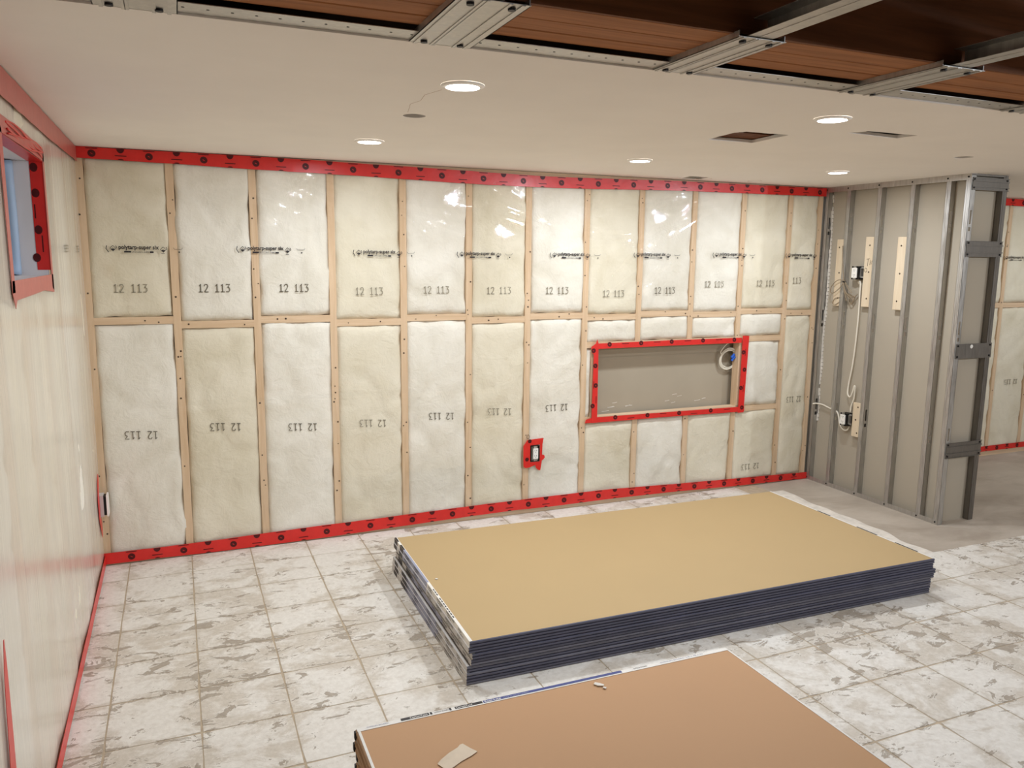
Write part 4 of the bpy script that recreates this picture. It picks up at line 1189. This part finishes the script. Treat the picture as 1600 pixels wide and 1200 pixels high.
# ================================================================== OUTLETS
def receptacle(fn, u, v, d, parent, w=0.034, h=0.067):
    mb = MB(); fbox(mb, fn, u - w / 2, u + w / 2, v - h / 2, v + h / 2, d, d + 0.006)
    f = mb.build('receptacle', M['white'], parent)
    mb = MB()
    for s in (-1, 1):
        c = v + s * 0.017
        for q in (-0.006, 0.006): fbox(mb, fn, u + q - 0.0012, u + q + 0.0012, c - 0.001, c + 0.007, d + 0.006, d + 0.0064)
        mb.disc(fn, u, c - 0.007, 0.0022, d + 0.006, d + 0.0064, 8)
    mb.build('socket_slot', M['black'], f)
    mb = MB(); fbox(mb, fn, u - 0.012, u + 0.012, v + h / 2, v + h / 2 + 0.016, d, d + 0.002); fbox(mb, fn, u - 0.012, u + 0.012, v - h / 2 - 0.016, v - h / 2, d, d + 0.002)
    mb.build('metal_yoke', M['steel'], parent)

def open_box(mb, fn, u0, u1, v0, v1, d0, d1, t=0.003):
    fbox(mb, fn, u0, u1, v0, v1, d0, d0 + t)
    fbox(mb, fn, u0, u0 + t, v0, v1, d0 + t, d1); fbox(mb, fn, u1 - t, u1, v0, v1, d0 + t, d1)
    fbox(mb, fn, u0 + t, u1 - t, v0, v0 + t, d0 + t, d1); fbox(mb, fn, u0 + t, u1 - t, v1 - t, v1, d0 + t, d1)

t = thing('wall_outlet', 'white electrical outlet in a red taped patch on the insulated back wall', 'outlet', (2.497, -0.02, 0.395))
tl = lambda u, v, d: (u, 0.02 - d, v - 0.395 + 0.395)
def loc_fn(base, o): return lambda u, v, d: tuple(a - b for a, b in zip(base(u, v, d), o.location))
f = loc_fn(back, t)
mb = MB(); open_box(mb, f, 2.467, 2.527, 0.345, 0.448, -0.035, 0.020); mb.build('device_box', M['black'], t)
receptacle(f, 2.499, 0.396, 0.017, t)
mb = MB()
mb.prism([(2.414, 0.452), (2.43, 0.472), (2.44, 0.488), (2.462, 0.490), (2.50, 0.492), (2.555, 0.494), (2.548, 0.455), (2.462, 0.452), (2.462, 0.34), (2.462, 0.335), (2.50, 0.322), (2.46, 0.308), (2.43, 0.306), (2.416, 0.318)], f, 0.0165, 0.018)
mb.prism([(2.530, 0.455), (2.548, 0.455), (2.546, 0.385), (2.562, 0.380), (2.566, 0.366), (2.556, 0.352), (2.545, 0.348), (2.538, 0.300), (2.535, 0.282), (2.52, 0.286), (2.505, 0.300), (2.498, 0.322), (2.462, 0.335), (2.462, 0.342), (2.530, 0.342)], f, 0.0165, 0.018)
mb.build('red_tape_patch', M['tape'], t)
mb = MB(); mb.disc(f, 2.440, 0.362, 0.013, 0.018, 0.0185, 12); mb.disc(f, 2.458, 0.480, 0.013, 0.018, 0.0185, 12)
mb.build('tape_print', M['tape_print'], t)
mb = MB(); mb.ribbon([(2.447 + 0.009 * math.cos(q * 0.7), 0.508 + 0.014 * math.sin(q * 0.7)) for q in range(10)], f, 0.003, 0.0145, 0.015)
mb.build('pencil_loop', M['nail'], t)

t = thing('wall_outlet', 'outlet box poking through red taped slit in the left wall film', 'outlet', (0.02, -0.075, 0.36))
f = loc_fn(left, t)
mb = MB(); open_box(mb, f, 0.035, 0.100, 0.30, 0.41, -0.03, 0.030); mb.build('device_box', M['paper_grey'], t)
mb = MB(); fbox(mb, f, 0.040, 0.096, 0.306, 0.404, 0.020, 0.043); mb.build('receptacle', M['black'], t)
mb = MB(); fbox(mb, f, 0.036, 0.100, 0.300, 0.410, 0.0431, 0.051); mb.build('metal_yoke', M['white'], t)
mb = MB()
mb.prism([(0.12, 0.24), (0.165, 0.31), (0.172, 0.40), (0.14, 0.47), (0.09, 0.525), (0.06, 0.50), (0.075, 0.45), (0.1015, 0.415), (0.1015, 0.295), (0.06, 0.28), (0.05, 0.215), (0.07, 0.18), (0.09, 0.20)], f, 0.0118, 0.0135)
mb.build('red_tape_patch', M['tape'], t)

def bracket_outlet(u, v, label):
    t = thing('wall_outlet', label, 'outlet', right(u, v, 0.0))
    f = loc_fn(right, t)
    mb = MB(); open_box(mb, f, u - 0.026, u + 0.030, v - 0.045, v + 0.045, -0.032, 0.022); mb.build('device_box', M['black'], t)
    receptacle(f, u - 0.001, v, 0.020, t, 0.044, 0.068)
    mb = MB()
    for q in (-0.035, 0.03): fbox(mb, f, u + 0.030, u + 0.052, v + q, v + q + 0.012, -0.006, -0.003)
    fbox(mb, f, u + 0.030, u + 0.034, v - 0.03, v + 0.035, -0.02, 0.004)
    mb.build('mounting_bracket', M['steel'], t)
bracket_outlet(0.345, 1.555, 'upper white outlet on a black box between steel studs')
bracket_outlet(0.343, 0.525, 'lower white outlet on a black box beside the short backing board')

# ================================================================== CABLES
def cable(name, pts, r, mat, label, group=None):
    return tag(MB().tube(pts, r, 8).build(name, mat, None, True), label, 'cable', group)
RX = lambda y, z, d=0.0: (WX + 0.020 - d, y, z)
cable('power_cable', [RX(-0.350, 1.478, -0.004), RX(-0.346, 1.492), RX(-0.362, 1.500, 0.008), RX(-0.374, 1.478, 0.010), RX(-0.374, 1.40, 0.008), RX(-0.374, 1.25, 0.005), RX(-0.362, 1.05), RX(-0.350, 0.90), RX(-0.330, 0.77), RX(-0.338, 0.705, 0.01), RX(-0.364, 0.688, 0.012), RX(-0.384, 0.73, 0.012), RX(-0.392, 0.768, 0.012), RX(-0.400, 0.76, 0.010), RX(-0.388, 0.68), RX(-0.368, 0.62), RX(-0.366, 0.578)], 0.0055, M['cable_white'],
      'long white cable hanging between upper and lower outlets on steel wall')
cable('power_cable', [(WX - 0.006, -0.028, 0.580), RX(-0.05, 0.586, 0.010), RX(-0.10, 0.585), RX(-0.15, 0.575), RX(-0.20, 0.566), RX(-0.243, 0.557), RX(-0.262, 0.525), RX(-0.288, 0.475, 0.01), RX(-0.325, 0.445, 0.012), RX(-0.355, 0.447, 0.008), RX(-0.366, 0.474)], 0.0055, M['cable_white'],
      'short white cable from the back wall corner to the lower outlet')
def bundle():
    t = thing('cable_bundle', 'tangled grey low-voltage cables tied in a bundle on the first steel stud', 'cable', (WX - 0.012, -0.25, 1.50))
    o = Vector(t.location)
    def tb(pts, r=0.0032, m='cable_grey'):
        MB().tube([tuple(Vector(p) - o) for p in pts], r, 7).build('cable', M[m], t, True)
    X = WX - 0.008
    tb([(X, -0.206, 1.74), (X, -0.212, 1.66), (X - 0.004, -0.228, 1.58), (X - 0.008, -0.246, 1.51), (X - 0.01, -0.256, 1.485)])
    tb([(X, -0.252, 1.50), (X - 0.016, -0.20, 1.50), (X - 0.02, -0.15, 1.455), (X - 0.018, -0.142, 1.415), (X - 0.016, -0.17, 1.41), (X - 0.014, -0.225, 1.45), (X - 0.01, -0.25, 1.49)], 0.003)
    tb([(X - 0.01, -0.254, 1.50), (X - 0.014, -0.29, 1.465), (X - 0.014, -0.33, 1.425), (X - 0.012, -0.322, 1.418), (X - 0.012, -0.285, 1.455), (X - 0.01, -0.256, 1.495)], 0.0024)
    for k in range(5):
        tb([(X - 0.008 - 0.003 * k, -0.252, 1.492), (X - 0.016, -0.262 - 0.005 * k, 1.45 - 0.008 * k), (X - 0.012 + 0.006 * k, -0.275 - 0.010 * k, 1.40 - 0.004 * k), (X - 0.005 + 0.008 * k, -0.285 - 0.016 * k, 1.36 + 0.012 * k)], 0.0038)
    for k in range(3):
        tb([(X + 0.012, -0.275, 1.41), (X + 0.006, -0.30 - 0.012 * k, 1.395), (X + 0.012, -0.325 - 0.008 * k, 1.36 + 0.012 * k), (X + 0.02, -0.30, 1.335), (X + 0.022, -0.278, 1.365)], 0.003)
    tb([(X + 0.010, -0.22, 1.38), (X + 0.002, -0.168, 1.37), (X, -0.152, 1.335), (X + 0.004, -0.175, 1.328), (X + 0.01, -0.21, 1.35)], 0.0025)
    MB().box(X - 0.022 - o.x, X + 0.002 - o.x, -0.262 - o.y, -0.244 - o.y, 1.484 - o.z, 1.497 - o.z, ch=0.002).build('cable_tie', M['black'], t)
bundle()
def coil():
    t = thing('cable_coil', 'coil of white cable with blue connectors hanging inside the recessed niche', 'cable', (4.03, 0.07, 0.94))
    o = Vector(t.location)
    pts = [(4.058, 0.046, 1.060), (4.01, 0.05, 1.045), (3.968, 0.06, 0.99)]
    for k in range(60):
        a = math.pi * 0.85 + k * 0.35; r = 0.066 + 0.009 * math.sin(k * 0.29)
        pts.append((4.035 + r * math.cos(a), 0.058 + 0.014 * math.sin(k * 0.35), 0.938 + r * 1.05 * math.sin(a)))
    MB().tube([tuple(Vector(p) - o) for p in pts], 0.0036, 7, smooth=3).build('cable', M['cable_white'], t, True)
    mb = MB(); mb.tube([tuple(Vector(p) - o) for p in ((4.05, 0.04, 0.925), (4.075, 0.036, 0.955))], 0.009, 8)
    mb.build('connector', M['blue_plastic'], t)
    mb = MB(); mb.tube([tuple(Vector(p) - o) for p in ((4.045, 0.036, 0.948), (4.068, 0.036, 0.972))], 0.008, 8)
    mb.build('connector', M['blue_plastic'], t)
coil()
